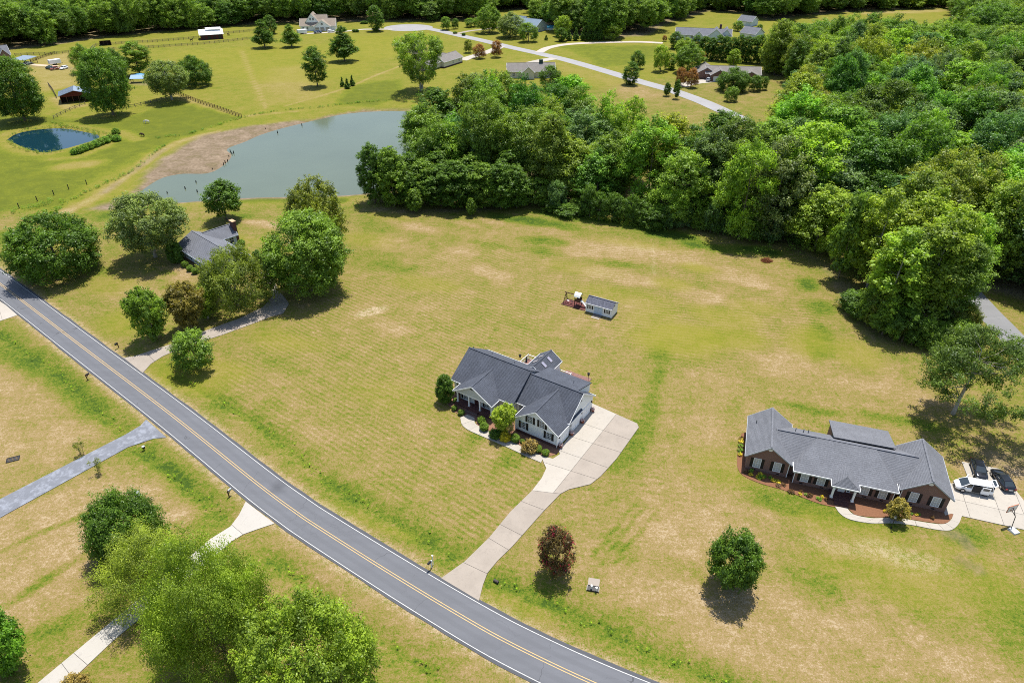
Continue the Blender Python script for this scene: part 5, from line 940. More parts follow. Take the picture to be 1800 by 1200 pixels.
# ================================================================== VEGETATION
def leaf_mesh(name, C, CR, n, size, tintc, rng, flat=.8, upb=.35, lo=.45, aspect=.62, rnd=.75, mats=None, shell=.55, tuft=0):
    """n small leaf quads spread over clumps (centres C, radii CR)"""
    w = CR ** 2; w = w / w.sum(); k = rng.choice(len(C), n, p=w)
    if tuft:     # twigs: each clump is a bunch of leafy tufts pointing out and up
        T = tuft; td = rng.normal(size=(len(C), T, 3)); td[:, :, 2] += upb + .15; td /= np.linalg.norm(td, axis=2)[:, :, None]
        tr = CR[:, None] * (rng.uniform(.35, 1.25, (len(C), T)) + .18 * np.clip(td[:, :, 2], 0, 1)); tp = C[:, None, :] + td * tr[:, :, None] * np.array([1, 1, flat + .1]); tt = rng.normal(size=(len(C), T)) * .22
        m_ = rng.randint(0, T, n); dd = td[k, m_]; ld = rng.normal(size=(n, 3)); P = tp[k, m_] + ld * (CR[k] * .235)[:, None] * np.array([1, 1, .8]) + dd * (rng.rand(n) * CR[k] * .15)[:, None]
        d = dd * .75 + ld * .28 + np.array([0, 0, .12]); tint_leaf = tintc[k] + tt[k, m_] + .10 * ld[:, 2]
    else:
        d = rng.normal(size=(n, 3)); d[:, 2] += upb; d /= np.linalg.norm(d, axis=1)[:, None]
        rad = CR[k] * (shell + (1 - shell) * rng.rand(n)) * (1 + .25 * rng.normal(size=n).clip(-1, 1))
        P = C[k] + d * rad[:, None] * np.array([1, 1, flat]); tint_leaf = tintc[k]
    N = d * .85 + np.array([0, 0, .5]) + rng.normal(size=(n, 3)) * rnd * .62; N /= np.linalg.norm(N, axis=1)[:, None]
    A = np.cross(N, rng.normal(size=(n, 3))); A /= np.linalg.norm(A, axis=1)[:, None] + 1e-9; B = np.cross(N, A)
    s = (size * rng.uniform(.55, 1.25, n))[:, None]; A = A * s * .5; B = B * s * .5 * aspect
    V = np.empty((n, 4, 3)); V[:, 0] = P - A; V[:, 1] = P - B + A * .15; V[:, 2] = P + A; V[:, 3] = P + B + A * .15
    me = bpy.data.meshes.new(name); me.vertices.add(n * 4); me.vertices.foreach_set('co', V.astype('f4').ravel())
    me.loops.add(n * 4); me.loops.foreach_set('vertex_index', np.arange(n * 4, dtype='i4')); me.polygons.add(n)
    me.polygons.foreach_set('loop_start', np.arange(0, n * 4, 4, dtype='i4')); me.polygons.foreach_set('loop_total', np.full(n, 4, 'i4'))
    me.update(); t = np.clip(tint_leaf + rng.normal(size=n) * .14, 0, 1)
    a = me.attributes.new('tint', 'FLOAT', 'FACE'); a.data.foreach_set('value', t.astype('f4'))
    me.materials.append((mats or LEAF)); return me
PROF = {'egg': lambda t: np.sqrt(np.clip(1 - ((t - .42) / .58) ** 2 * (t > .42) - ((t - .42) / .46) ** 2 * (t <= .42), 0, 1)),
        'round': lambda t: np.sqrt(np.clip(1 - (2 * t - 1) ** 2, 0, 1)), 'dome': lambda t: np.sqrt(np.clip(1 - ((t - .25) / .75) ** 2 * (t > .25) - ((t - .25) / .40) ** 2 * (t <= .25), 0, 1)),
        'cone': lambda t: np.clip((1 - t) ** .75 * np.minimum(1, (t + .05) * 6), 0, 1), 'vase': lambda t: np.clip((.35 + .75 * t) * np.sqrt(np.clip(1 - (np.clip(t - .62, 0, 1) / .40) ** 2, 0, 1)), 0, 1),
        'umbrella': lambda t: np.sqrt(np.clip(1 - ((t - .35) / .65) ** 2 * (t > .35) - ((t - .35) / .38) ** 2 * (t <= .35), 0, 1))}
PROTO = {}
def proto(key, H, W, base, prof, ncl, nleaf, leaf, cr, seed, trunk_r, bark=None, lobes=6, lobe_amp=.2, flat=.75, upb=.4, nlimb=9, core=.25, stems=1, rnd=.75, shell=.55, trunk_top=.8, aspect=.62, blossom=0, layered=0, var=.3):
    rng = np.random.RandomState(seed); f = PROF[prof]; Rr = W / 2; nleaf = int(nleaf * 1.3); leaf *= 1.12; trunk_r *= .85
    t = []; 
    while len(t) < ncl:
        q = rng.rand(); 
        if rng.rand() < .12 + f(np.array([q]))[0]: t.append(q)
    t = np.array(t)
    if layered: t = np.clip((np.floor(t * layered) + .5 + rng.normal(size=ncl) * .12) / layered, 0, 1)
    az = rng.rand(ncl) * 6.283; ld = rng.normal(size=(lobes, 3)); ld /= np.linalg.norm(ld, axis=1)[:, None]; la = rng.uniform(-.4, 1, lobes) * lobe_amp
    dirs = np.stack([np.cos(az), np.sin(az), 2 * t - 1], 1); dirs /= np.linalg.norm(dirs, axis=1)[:, None]
    bump = 1 + ((np.clip(dirs @ ld.T, 0, 1) ** 3) * la).sum(1)
    rr = np.maximum(Rr * f(t) * bump - cr * .55, 0) * np.where(rng.rand(ncl) < core, rng.rand(ncl) ** .5, rng.uniform(.82, 1.0, ncl))
    z0 = H * base; zc = z0 + cr * .5 + (H - z0 - cr * 1.2) * t * (1 + .05 * bump)
    C = np.stack([rr * np.cos(az), rr * np.sin(az), zc], 1); CR = cr * rng.uniform(1 - var, 1 + var, ncl) * (.75 + .35 * np.clip(f(t), 0, 1))
    tc = np.clip(.42 + rng.normal(size=ncl) * .2, 0, 1)
    crown = leaf_mesh(key + '_crown', C, CR, nleaf, leaf, tc, rng, flat, upb, rnd=rnd, shell=shell, aspect=aspect, tuft=0 if key in ('box', 'column_shrub', 'twiggy', 'bed_plant') else 11)
    m = MB(); rs = random.Random(seed)
    for s in range(stems):
        ox, oy = (0, 0) if stems == 1 else (rs.uniform(-.3, .3), rs.uniform(-.3, .3)); lean = (rs.uniform(-1, 1) * W * .03, rs.uniform(-1, 1) * W * .03) if stems == 1 else (math.cos(6.28 * s / stems + seed) * W * .16, math.sin(6.28 * s / stems + seed) * W * .16)
        zt = H * trunk_top; pts = [(ox, oy, -.3)] + [(ox + lean[0] * q ** 1.2 + rs.uniform(-.04, .04) * W * .3, oy + lean[1] * q ** 1.2 + rs.uniform(-.04, .04) * W * .3, zt * q) for q in (.08, .25, .45, .65, .85, 1)]
        r_ = trunk_r / (1 if stems == 1 else math.sqrt(stems)); m.tube(pts, [r_ * 1.35, r_ * 1.05, r_ * .9, r_ * .75, r_ * .55, r_ * .36, r_ * .15], 7)
        order = rng.permutation(ncl)[:nlimb]
        for k in order:
            c = C[k]; q = np.clip((c[2] - Rr * .45) / zt, base * .75 + .05, .9); i = min(5, int(q * 6)); a = Vector(pts[i + 1] if i < 6 else pts[-1]); 
            za = zt * (.08, .25, .45, .65, .85, 1)[i]
            if c[2] < za: i = max(0, i - 1); a = Vector(pts[i + 1])
            b = Vector(c); mid = a.lerp(b, .5) + Vector((0, 0, -.05 * H * .5)) + Vector((rs.uniform(-.05, .05) * W, rs.uniform(-.05, .05) * W, 0)); rl = r_ * (.30 if i < 3 else .20)
            m.tube([a, mid, b], [rl, rl * .65, rl * .2], 5)
    tm = m.mesh(key + '_trunk', bark or BARK); tm.polygons.foreach_set('use_smooth', [True] * len(tm.polygons))
    bl = None
    if blossom:
        kk = rng.choice(ncl, max(3, ncl // 2), False); bl = leaf_mesh(key + '_blossom', C[kk], CR[kk] * 1.25, blossom, leaf * 1.3, tc[kk], rng, flat, .2, mats=BLOSS)
    PROTO[key] = (H, W, crown, tm, bl)
# forest stock
for i, (w, b, pf, lo_) in enumerate(((13, .18, 'egg', .45), (12, .22, 'dome', .5), (15, .2, 'round', .5), (11, .16, 'egg', .6), (14, .24, 'dome', .55), (12, .15, 'egg', .65))):
    proto(f'forest{i}', 24, w, b, pf, 120, 20000, .45, 1.5, 20 + i, .30, BARKG if i % 2 else BARK, 8, lo_, .78, .45, 8, .22)
for i in range(3): proto(f'edge{i}', 22, (10.5, 12, 9.5)[i], (.03, .08, .05)[i], ('egg', 'dome', 'egg')[i], 120, 21000, .42, 1.4, 40 + i, .28, BARK, 9, .38, .78, .35, 10, .2)
proto('poplar', 26, 10, .05, 'egg', 120, 15000, .46, 1.3, 51, .36, BARKG, 9, .5, .85, .4, 16, .3, rnd=.9); proto('poplar2', 25, 9, .10, 'egg', 105, 13000, .46, 1.3, 52, .33, BARKG, 9, .55, .85, .4, 16, .3, rnd=.9)
proto('pine_young', 15, 6.5, .06, 'egg', 110, 20000, .36, .85, 55, .2, BARK, 6, .3, .9, .3, 8, .2, aspect=.45); proto('pine', 13, 8, .10, 'cone', 110, 17000, .38, .9, 56, .22, BARK, 6, .25, .55, .35, 26, .4, aspect=.38, layered=9, rnd=.9, var=.35)
proto('pine_tall', 15, 7.5, .08, 'egg', 85, 15000, .38, .95, 57, .22, BARK, 7, .55, .6, .35, 26, .5, aspect=.38, layered=8, rnd=.9)
proto('oak', 13, 15, .08, 'dome', 190, 38000, .34, 1.25, 60, .4, BARK, 9, .25, .7, .35, 18, .25); proto('oak_grey', 14, 14, .14, 'round', 180, 33000, .34, 1.25, 61, .42, BARKG, 8, .2, .75, .35, 18, .35, rnd=.9)
proto('oval', 8, 6, .16, 'egg', 75, 10500, .27, .75, 62, .2, BARK, 6, .15, .8, .35, 10, .2); proto('big', 17, 15, .06, 'egg', 230, 44000, .36, 1.35, 63, .5, BARK, 10, .35, .78, .4, 18, .22); proto('big2', 15, 13, .08, 'egg', 150, 27000, .36, 1.2, 64, .4, BARK, 9, .35, .78, .4, 16, .3)
proto('multi', 9, 13, .06, 'dome', 120, 32000, .28, 1.3, 65, .3, BARKG, 9, .5, .8, .35, 16, .15, 3); proto('crape', 7, 7.5, .08, 'vase', 110, 17000, .26, .75, 66, .16, BARKG, 8, .35, .8, .3, 12, .3, 5, rnd=.9)
proto('crape_red', 4.6, 4.2, .03, 'round', 70, 8500, .17, .5, 67, .1, BARKG, 6, .25, .8, .3, 10, .2, 4, blossom=900); proto('magnolia', 6.2, 6.6, .03, 'round', 110, 17000, .25, .75, 68, .18, BARKG, 7, .15, .75, .4, 12, .2)
proto('birch', 12, 17, .06, 'dome', 110, 92000, .215, 1.75, 69, .2, BARK, 9, .3, .8, .25, 14, .35, 4, rnd=1.0, shell=.25, aspect=.5); proto('birch2', 11, 14, .06, 'dome', 70, 38000, .215, 1.6, 70, .18, BARK, 8, .3, .8, .2, 12, .4, 3, rnd=1.0, shell=.2, aspect=.5)
proto('maple', 9, 14, .08, 'dome', 200, 46000, .24, .95, 71, .35, BARK, 10, .35, .75, .4, 18, .2); proto('bush', 6.5, 9, .0, 'dome', 190, 44000, .21, .95, 72, .2, BARK, 6, .12, .85, .3, 8, .15)
proto('spread_pine', 14, 15, .30, 'umbrella', 120, 34000, .34, 1.2, 73, .38, BARKG, 9, .6, .5, .4, 26, .3, aspect=.4, rnd=.85, layered=5); proto('sycamore', 19, 20, .16, 'vase', 170, 30000, .42, 1.4, 74, .55, BARKG, 10, .45, .8, .35, 44, .35, 4, rnd=.9)
proto('round_tree', 9, 8, .10, 'dome', 80, 9500, .32, .95, 75, .2, BARK, 7, .2, .8, .35, 10, .2); proto('cedar', 8, 4.5, .0, 'cone', 80, 8500, .26, .55, 76, .15, BARK, 5, .12, .8, .2, 4, .2); proto('evergreen', 12, 6.5, .0, 'egg', 80, 9000, .34, .85, 77, .2, BARK, 6, .15, .85, .3, 4, .15)
proto('sapling', 5, 3, .12, 'egg', 50, 6500, .22, .45, 78, .07, BARK, 5, .35, .8, .3, 8, .3); proto('twiggy', 2.4, 2.4, .1, 'vase', 22, 420, .16, .35, 79, .06, BARK, 5, .4, .8, .3, 20, .4, 3)
proto('box', 1.0, 1.15, .0, 'round', 80, 7000, .085, .16, 80, .04, BARK, 4, .06, .9, .2, 3, .1); proto('loose_shrub', 1.6, 2.1, .0, 'dome', 70, 7000, .13, .28, 81, .05, BARK, 6, .25, .85, .3, 6, .15); proto('column_shrub', 3.6, 2.3, .0, 'egg', 120, 22000, .12, .32, 82, .06, BARK, 4, .08, .9, .2, 3, .1)
proto('bed_plant', .5, .6, .0, 'dome', 16, 160, .13, .14, 83, .02, BARK, 4, .3, .8, .3, 3, .1)
DK, MD, YG, GG, OL, RD, BG, LT = (.034, .064, .012), (.056, .092, .017), (.088, .126, .020), (.070, .094, .040), (.072, .086, .020), (.105, .055, .028), (.045, .08, .035), (.115, .15, .026)
def tree_at(key, X, Y, H, Wd, col, label, group=None, rz=None, name='tree', cat='tree', z=0):
    h0, w0, cm, tm, bl = PROTO[key]; t = thing(name, label, cat, (X, Y, z), random.uniform(0, 6.28) if rz is None else rz, group)
    s = (Wd / w0, Wd / w0, H / h0); j = lambda v: max(.004, v)
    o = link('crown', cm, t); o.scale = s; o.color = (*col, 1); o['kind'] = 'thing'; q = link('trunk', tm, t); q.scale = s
    if bl: b = link('blossom', bl, t); b.scale = s
    return t
def tree(key, bx, by, ty, wpx, col, label, group=None, name='tree', cat='tree', hs=1.0, rz=None):
    wpx *= 1 if key in ('box', 'column_shrub', 'loose_shrub') else .92
    X, Y = g(bx, by); H = .5
    for k in range(600):
        H = .3 + k * .08
        if prow(X, Y + (wpx * depth(X, Y) / F) * .18, H * .96) <= ty: break
    if key in ('box', 'loose_shrub'): H = min(H, .88 * wpx * depth(X, Y) / F)
    return tree_at(key, X, Y, H * hs, wpx * depth(X, Y) / F, col, label, group, rz, name, cat)
random.seed(21)
# around the pale blue house
tree('oak', 108, 480, 374, 148, DK, 'broad dark green oak beside the road at far left', name='oak_tree'); tree('oak_grey', 274, 452, 342, 124, GG, 'rounded grey green tree left of the pale blue house'); tree('oval', 399, 386, 320, 64, DK, 'small dark oval tree by the pond bank behind pale blue house')
tree('multi', 418, 536, 434, 108, (.066, .086, .02), 'olive green lumpy tree in front of the pale blue house'); tree('big', 549, 512, 378, 140, MD, 'big bushy green tree shading the curving driveway'); tree('big2', 566, 446, 316, 92, OL, 'taller yellowish tree rising behind the big bushy tree')
tree('crape', 272, 596, 512, 80, MD, 'loose green shrub tree left of the curving driveway, red tinged'); tree('crape', 337, 576, 502, 78, (.078, .068, .024), 'reddish topped shrub tree beside the curving driveway'); tree('round_tree', 348, 645, 580, 76, MD, 'round light green shrub tree at the curving driveway mouth'); tree('crape', 366, 560, 505, 50, YG, 'bright green shrub tree tucked behind the reddish one')
tree('column_shrub', 312, 462, 424, 26, DK, 'tall dark shrub at left corner of the pale blue house', name='shrub', cat='shrub'); tree('column_shrub', 456, 468, 440, 20, DK, 'dark egg shaped shrub right of the pale blue house', name='shrub', cat='shrub')
for x, y, lab in ((326, 469, 'leftmost clipped shrub of three by the pale blue house front'), (335, 476, 'middle clipped shrub of three by the pale blue house front'), (344, 481, 'rightmost clipped shrub of three by the pale blue house front')): tree('box', x, y, y - 14, 12, MD, lab, 'clipped shrubs by the pale blue house', 'shrub', 'shrub')
tree('box', 425, 432, 420, 13, MD, 'clipped shrub behind the back wing of the pale blue house', None, 'shrub', 'shrub')
# foreground
tree('bush', 236, 964, 866, 120, DK, 'dense dark green round bush tree left of the birches'); tree('birch', 398, 1152, 940, 208, (.078, .112, .020), 'large airy yellow green birch right of pale driveway', name='birch_tree'); tree('birch2', 282, 1046, 925, 156, (.094, .120, .024), 'thin airy birch left of the pale driveway', name='birch_tree')
tree('maple', 562, 1240, 1064, 230, (.074, .108, .018), 'bright leafy green tree at the bottom edge'); tree('magnolia', 12, 1180, 1072, 96, (.05, .105, .016), 'bright green tree cut by the lower left corner'); tree('loose_shrub', 136, 1212, 1182, 40, (.11, .085, .04), 'brownish round shrub at lower edge of the pale driveway', None, 'shrub', 'shrub')
tree('twiggy', 144, 797, 770, 24, OL, 'sparse young tree above the asphalt driveway', name='young_tree'); tree('twiggy', 175, 832, 805, 24, OL, 'sparse young tree below the asphalt driveway', name='young_tree')
# right lawn
tree('crape_red', 975, 1004, 927, 64, (.046, .034, .020), 'dark crape myrtle with red flowers right of the driveway', name='crape_myrtle'); tree('magnolia', 1280, 1030, 938, 88, DK, 'dark glossy magnolia on the lawn below the brick house', name='magnolia_tree'); tree('spread_pine', 1675, 727, 576, 158, (.040, .064, .019), 'spreading pine with bare leaning trunk behind brick house', name='pine_tree', rz=1.0)
tree('sapling', 1571, 914, 878, 34, (.105, .09, .03), 'small olive brown ornamental tree by the brick house path', name='young_tree'); tree('sapling', 730, 374, 334, 28, MD, 'larger of two young trees at the wood edge by pond', name='young_tree'); tree('sapling', 829, 380, 351, 18, MD, 'smaller of two young trees at the wood edge', name='young_tree')
# white house planting
S_ = lambda key, bx, by, ty, w, col, lab: tree(key, bx, by, ty, w, col, lab, 'shrubs along the white house front', 'shrub', 'shrub')
S_('column_shrub', 783, 706, 659, 31, DK, 'tall dense evergreen shrub at the left corner of white house'); tree('crape', 886, 762, 712, 52, LT, 'yellow green crape myrtle before the white house notch', name='crape_myrtle'); tree('twiggy', 896, 768, 738, 22, (.22, .16, .12), 'bare brownish shrub below the yellow green crape myrtle', None, 'shrub', 'shrub')
for q in (('box', 801, 707, 695, 10, MD, 'small round shrub beside the leftmost porch column'), ('box', 799, 720, 709, 10, MD, 'small clipped shrub nearest the tall evergreen, outer one'), ('box', 811, 728, 716, 11, MD, 'small clipped shrub left of the porch steps'), ('loose_shrub', 847, 742, 730, 14, MD, 'low shrub right of the porch steps'), ('box', 851, 755, 737, 16, MD, 'large clipped green ball right of the porch steps'), ('loose_shrub', 871, 768, 751, 19, DK, 'dark spreading shrub under the crape myrtle'), ('loose_shrub', 888, 773, 758, 18, (.19, .17, .02), 'golden yellow shrub by the footpath'), ('box', 905.5, 775, 759, 16, MD, 'clipped green ball right of the golden shrub'), ('box', 919, 778, 766, 9, MD, 'tiny clipped ball between two larger shrubs'), ('loose_shrub', 932, 792, 766, 26, (.11, .085, .045), 'large reddish brown round shrub under the front gable'), ('box', 946, 793, 777, 14, MD, 'clipped ball just right of the reddish shrub'), ('box', 959, 799, 786, 13, MD, 'clipped ball nearest the garage corner')): S_(*q)
random.seed(4)
for i in range(44):
    pxs = random.choice([((1304, 770), (1299, 815)), ((1312, 830), (1380, 852)), ((1385, 858), (1455, 880)), ((1500, 893), (1560, 903)), ((1590, 902), (1655, 914))]); f = random.random(); x = pxs[0][0] + (pxs[1][0] - pxs[0][0]) * f + random.uniform(-6, 6) * (pxs[0][1] != 770); y = pxs[0][1] + (pxs[1][1] - pxs[0][1]) * f + random.uniform(-3, 5) * (pxs[0][1] != 770)
    k = i % 3; sg = ('beside the left wall', 'under the left gable', 'left of the porch', 'right of the porch', 'under the right gable')[[1304, 1312, 1385, 1500, 1590].index(pxs[0][0])]; X, Y = g(x, y); tree_at('bed_plant', X, Y, random.uniform(.25, .65), random.uniform(.35, .85), ((.06, .11, .02), (.22, .19, .03), (.05, .03, .02))[k], f"small {('green', 'yellow', 'dark')[k]} plant in the pine straw bed {sg}", 'young plants in the pine straw bed', name='bed_plant', cat='plant', z=.055)
# far left trees
tree('big', 44, 212, 106, 84, DK, 'dark ragged tree standing left of the red barn'); tree('big', 199, 203, 92, 76, (.042, .078, .016), 'tall green tree right of the red barn'); tree('big2', 152, 128, 80, 36, MD, 'tree standing left behind the tall green tree'); tree('big2', 208, 140, 88, 46, DK, 'tree standing right behind the tall green tree'); tree('pine_tall', 246, 132, 74, 54, MD, 'layered pine above the lean to shelter', name='pine_tree')
tree('oak_grey', 303, 176, 110, 74, GG, 'light grey green tree at corner of the pasture fence'); tree('oak', 346, 150, 100, 57, DK, 'dark round tree in meadow right of the grey green tree')
tree('pine', 466, 84, 34, 46, DK, 'leftmost pine of three in front of the far white house', name='pine_tree'); tree('evergreen', 477, 60, 28, 24, DK, 'dark tree behind the leftmost far pine', name='pine_tree'); tree('pine', 513, 83, 42, 40, MD, 'pine nearest the white box trailer', name='pine_tree'); tree('pine_tall', 558, 152, 84, 46, DK, 'slim dark pine standing alone in mid meadow', name='pine_tree'); tree('pine', 606, 108, 45, 58, DK, 'large broad pine in meadow below the far garage', name='pine_tree'); tree('evergreen', 662, 55, 12, 30, DK, 'dark tree left of the street turning circle')
tree('sycamore', 741, 160, 64, 96, (.075, .112, .022), 'large open crowned sycamore beside the grey roofed house', name='sycamore_tree')
for x, y, ty, w, lab in ((602, 152, 136, 10, 'leftmost of three small dark junipers in meadow'), (611, 156, 138, 12, 'middle of three small dark junipers in meadow'), (620, 151, 133, 11, 'rightmost of three small dark junipers in meadow')): tree('cedar', x, y, ty, w, DK, lab, 'junipers in the meadow', 'juniper', 'tree')
for q in ((842, 103, 79, 24, RD, 'round_tree', 'reddish round tree by the grey house driveway, left one'), (872, 101, 73, 22, RD, 'round_tree', 'reddish upright tree by the grey house driveway, right one'), (824, 93, 71, 17, OL, 'round_tree', 'small thin tree behind the two reddish trees'), (785, 53, 31, 20, MD, 'round_tree', 'light round tree right of the turning circle'), (800, 51, 34, 14, DK, 'round_tree', 'dark small tree right of the turning circle'), (829, 48, 33, 24, MD, 'round_tree', 'low spreading tree on lawn beyond far street'), (860, 58, 12, 42, MD, 'big2', 'large spreading tree beyond far street, left one'), (897, 66, 24, 48, GG, 'big2', 'large spreading tree beyond far street, right one'), (929, 74, 42, 34, MD, 'round_tree', 'round tree in front of the light blue house'), (944, 40, 10, 26, MD, 'evergreen', 'tree standing behind the light blue house'), (988, 64, 30, 30, YG, 'round_tree', 'round light tree right of the swimming pool'), (987, 73, 50, 22, DK, 'evergreen', 'dark tree below the round light tree by pool'), (960, 71, 62, 8, DK, 'cedar', 'tiny conical evergreen beside far street'), (1013, 50, 34, 18, MD, 'round_tree', 'small tree behind the pool fence')):
    tree(q[5], q[0], q[1], q[2], q[3], q[4], q[6])
for i, x in enumerate((1000, 1012, 1025, 1034, 1044, 1054)): tree('cedar', x, 71.5, 52 - i * 2.2, 14, DK, 'dark conical cedar in the row right of the pool', 'cedars in a row right of the pool', 'cedar_tree', 'tree')
tree('round_tree', 1072, 70, 42, 36, YG, 'pale green round tree at end of the cedar row'); tree('evergreen', 1108, 149, 110, 30, DK, 'dark tree on the near verge of far street'); tree('round_tree', 1120, 121, 91, 24, DK, 'dark tree across street behind the verge tree'); tree('round_tree', 1161, 126, 82, 30, YG, 'yellow green tree on lawn left of the far brick house'); tree('evergreen', 1179, 122, 95, 22, MD, 'green tree beside the yellow green lawn tree')
tree('big2', 1208, 128, 78, 48, MD, 'large rounded tree left of the far brick house'); tree('big2', 1202, 100, 68, 34, YG, 'light green tree behind the large rounded one'); tree('evergreen', 1187, 86, 57, 28, DK, 'dark round evergreen left of the long grey roofed house'); tree('round_tree', 1168, 73, 63, 8, RD, 'tiny reddish tree at the bend of the lane'); tree('crape', 1230, 112, 92, 22, RD, 'reddish tree behind the far brick house garage')
tree('round_tree', 1196, 152, 121, 20, RD, 'reddish crape myrtle by street, left of the pair'); tree('round_tree', 1214, 154, 122, 24, RD, 'reddish crape myrtle by street, right of the pair'); tree('sapling', 1172, 169, 147, 14, DK, 'small street side tree, left of two'); tree('sapling', 1188, 174, 143, 13, DK, 'small street side tree, right of two')
for i, x in enumerate((1222, 1236, 1248, 1260, 1272, 1284, 1296, 1308, 1320, 1332, 1343)): tree('evergreen', x, 104 + i * .9, 64 + (i % 3) * 2, 25, DK, 'dark evergreen in the dense screen behind the far brick house', 'dark evergreens screening the far brick house', 'evergreen_tree', 'tree')
tree('evergreen', 1288, 119, 88, 24, YG, 'bright green conical tree before the dark evergreen screen'); tree('oak', 1287, 160, 120, 54, DK, 'dark broad tree hiding the front of the far brick house'); tree('round_tree', 1325, 160, 134, 26, DK, 'dark tree at the right end of far brick house'); tree('round_tree', 1340, 158, 136, 18, DK, 'small dark tree at far right end of brick house'); tree('round_tree', 1284, 178, 154, 26, MD, 'tree on the lawn below the far brick house'); tree('evergreen', 1350, 128, 97, 24, MD, 'green tree right of the far brick house roof')
tree('round_tree', 1296, 55, 38, 20, MD, 'tree between the two far outbuildings'); tree('round_tree', 1334, 57, 44, 12, DK, 'small dark tree right of the far outbuildings'); tree('box', 1336, 74, 62, 16, MD, 'low shrub right of the lower far outbuilding', None, 'shrub', 'shrub'); tree('cedar', 975, 133, 115, 14, DK, 'small dark tree at right end of the brown grey roof')
for x, y, w in ((623, 57, 8), (628, 57, 7)): tree('box', x, y, 52, w, DK, 'small clipped bush beside the driveway of far white house', 'bushes beside the far white house driveway', 'shrub', 'shrub')
tree('column_shrub', 640, 42, 37, 14, DK, 'low dark hedge block right of the far white house', None, 'shrub', 'shrub'); tree('box', 800, 59.5, 56, 8, DK, 'tiny dark bush on the far street verge, left one', None, 'shrub', 'shrub'); tree('box', 815, 63, 58, 7, DK, 'tiny dark bush on the far street verge, right one', None, 'shrub', 'shrub')
# pond-side bushes
for i, (x, y, w) in enumerate(((132, 271, 12), (140, 269, 13), (149, 265, 14), (158, 262, 14), (168, 258, 15), (176, 255, 14), (186, 251, 16), (194, 247, 12), (206, 248, 13), (205, 236, 12))): tree('loose_shrub', x, y, y - 11, w, MD if i % 2 else (.06, .11, .02), 'green shrub in the row below the small pond', 'shrubs in a row below the small pond', 'shrub', 'shrub')
def weeds(name, label, lines, n, w, h, size, col, seed, raw=None):
    rng = np.random.RandomState(seed); pts = []; lines = [smooth_line(gl(q) if raw is None else q, .6) for q in lines]
    for S1 in lines:
        k = rng.randint(0, len(S1), int(n * len(S1) / sum(len(q) for q in lines))); pts.append(S1[k] + rng.normal(size=(len(k), 2)) * w)
    P = np.concatenate(pts); C = np.column_stack([P, np.full(len(P), h * .35)]); CR = h * rng.uniform(.35, 1.2, len(P)) * .6
    me = leaf_mesh(name, C, CR, len(P) * 26, size, np.clip(.45 + rng.normal(size=len(P)) * .2, 0, 1), rng, 1.0, .4, rnd=.9, aspect=.4); o = link(name, me); o.color = (*col, 1); o['kind'] = 'stuff'; o['label'] = label; o['category'] = 'weeds'
weeds('weeds', 'rank green weeds along the pasture and pond bank fence', [[(272, 244), (300, 240), (330, 236), (365, 226), (400, 215), (426, 207), (470, 198), (520, 192), (560, 189), (610, 183), (650, 179), (700, 177), (735, 182)], [(100, 370), (125, 352), (160, 335), (210, 312), (250, 288), (270, 270), (290, 255)]], 260, .5, .9, .30, (.055, .10, .018), 1)
weeds('reeds', 'green reeds fringing the small dark pond', [[(14, 243), (28, 234), (60, 227), (92, 223), (118, 224), (150, 230), (176, 239)], [(12, 247), (40, 262), (80, 270), (110, 264)], [(92, 216), (130, 224), (175, 232), (205, 240)]], 230, .6, .9, .28, (.07, .10, .02), 2)
weeds('undergrowth', 'tall bright weeds and brambles along the wood edge', [[(1038, 378), (1060, 384), (1090, 391), (1120, 397), (1150, 404)]], 90, 1.2, 1.2, .30, (.085, .125, .02), 3); weeds('undergrowth', 'tangled green undergrowth below the woodland edge', [[(1065, 368), (1100, 374), (1140, 388), (1170, 402)], [(1330, 436), (1370, 440), (1400, 444)], [(640, 356), (700, 362)], [(1640, 606), (1560, 585)]], 90, 1.6, 1.7, .36, (.07, .12, .02), 4)
weeds('undergrowth', 'green weeds on the bank at left meadow corner', [[(20, 378), (50, 366), (80, 360), (100, 352)]], 40, 1.4, 1.2, .3, (.065, .11, .02), 5)
weeds('tall_grass', 'longer green grass growing in the roadside ditches', DITCH, 260, .5, .22, .15, (.12, .175, .02), 6, True)
# ================================================================== WOODLAND
def fill(poly, sp, seed, inset=0, ylim=None):
    rng = np.random.RandomState(seed); P = np.array(poly); x0, y0 = P.min(0); x1, y1 = P.max(0); x1 = min(x1, 640); x0 = max(x0, -640); y1 = min(y1, ylim or 1e9); pts = []
    ys = np.arange(y0, y1, sp * .87)
    gx, gy = np.meshgrid(np.arange(x0, x1, sp), ys); gx = gx + ((np.arange(len(ys)) % 2) * sp / 2)[:, None]
    X = gx.ravel() + rng.uniform(-.36, .36, gx.size) * sp; Y = gy.ravel() + rng.uniform(-.36, .36, gx.size) * sp
    d = sd(X, Y, poly); k = d < -inset
    # keep only what the photograph can show, with a margin
    D = Y * cP + CAM_H * sP; px = 900 + F * X / D; k &= (px > -160) & (px < 1990)
    return X[k], Y[k], -d[k]
random.seed(33); wood = []
GAPS = [sm for sm in (gl([(1660, 470), (1700, 510), (1735, 548), (1768, 582), (1810, 628), (1880, 720)]),)]
for X, Y, dd, src in [(*fill(FOREST_A, 11.0, 1), 'A'), (*fill(FOREST_B, 6.6, 2), 'B')]:
    lane = seg_dist(X, Y, GAPS[0])
    for x, y, d, l in zip(X, Y, dd, lane):
        if l < 6: continue
        wood.append((math.hypot(x, y), x, y, d, src))
PINEZ = gl([(636, 340), (720, 345), (760, 335), (905, 350), (915, 372), (760, 372), (640, 368)])
wood = [w for w in wood if not inside(np.array([w[1]]), np.array([w[2]]), PINEZ)[0]]; wood.sort(); FARW = []
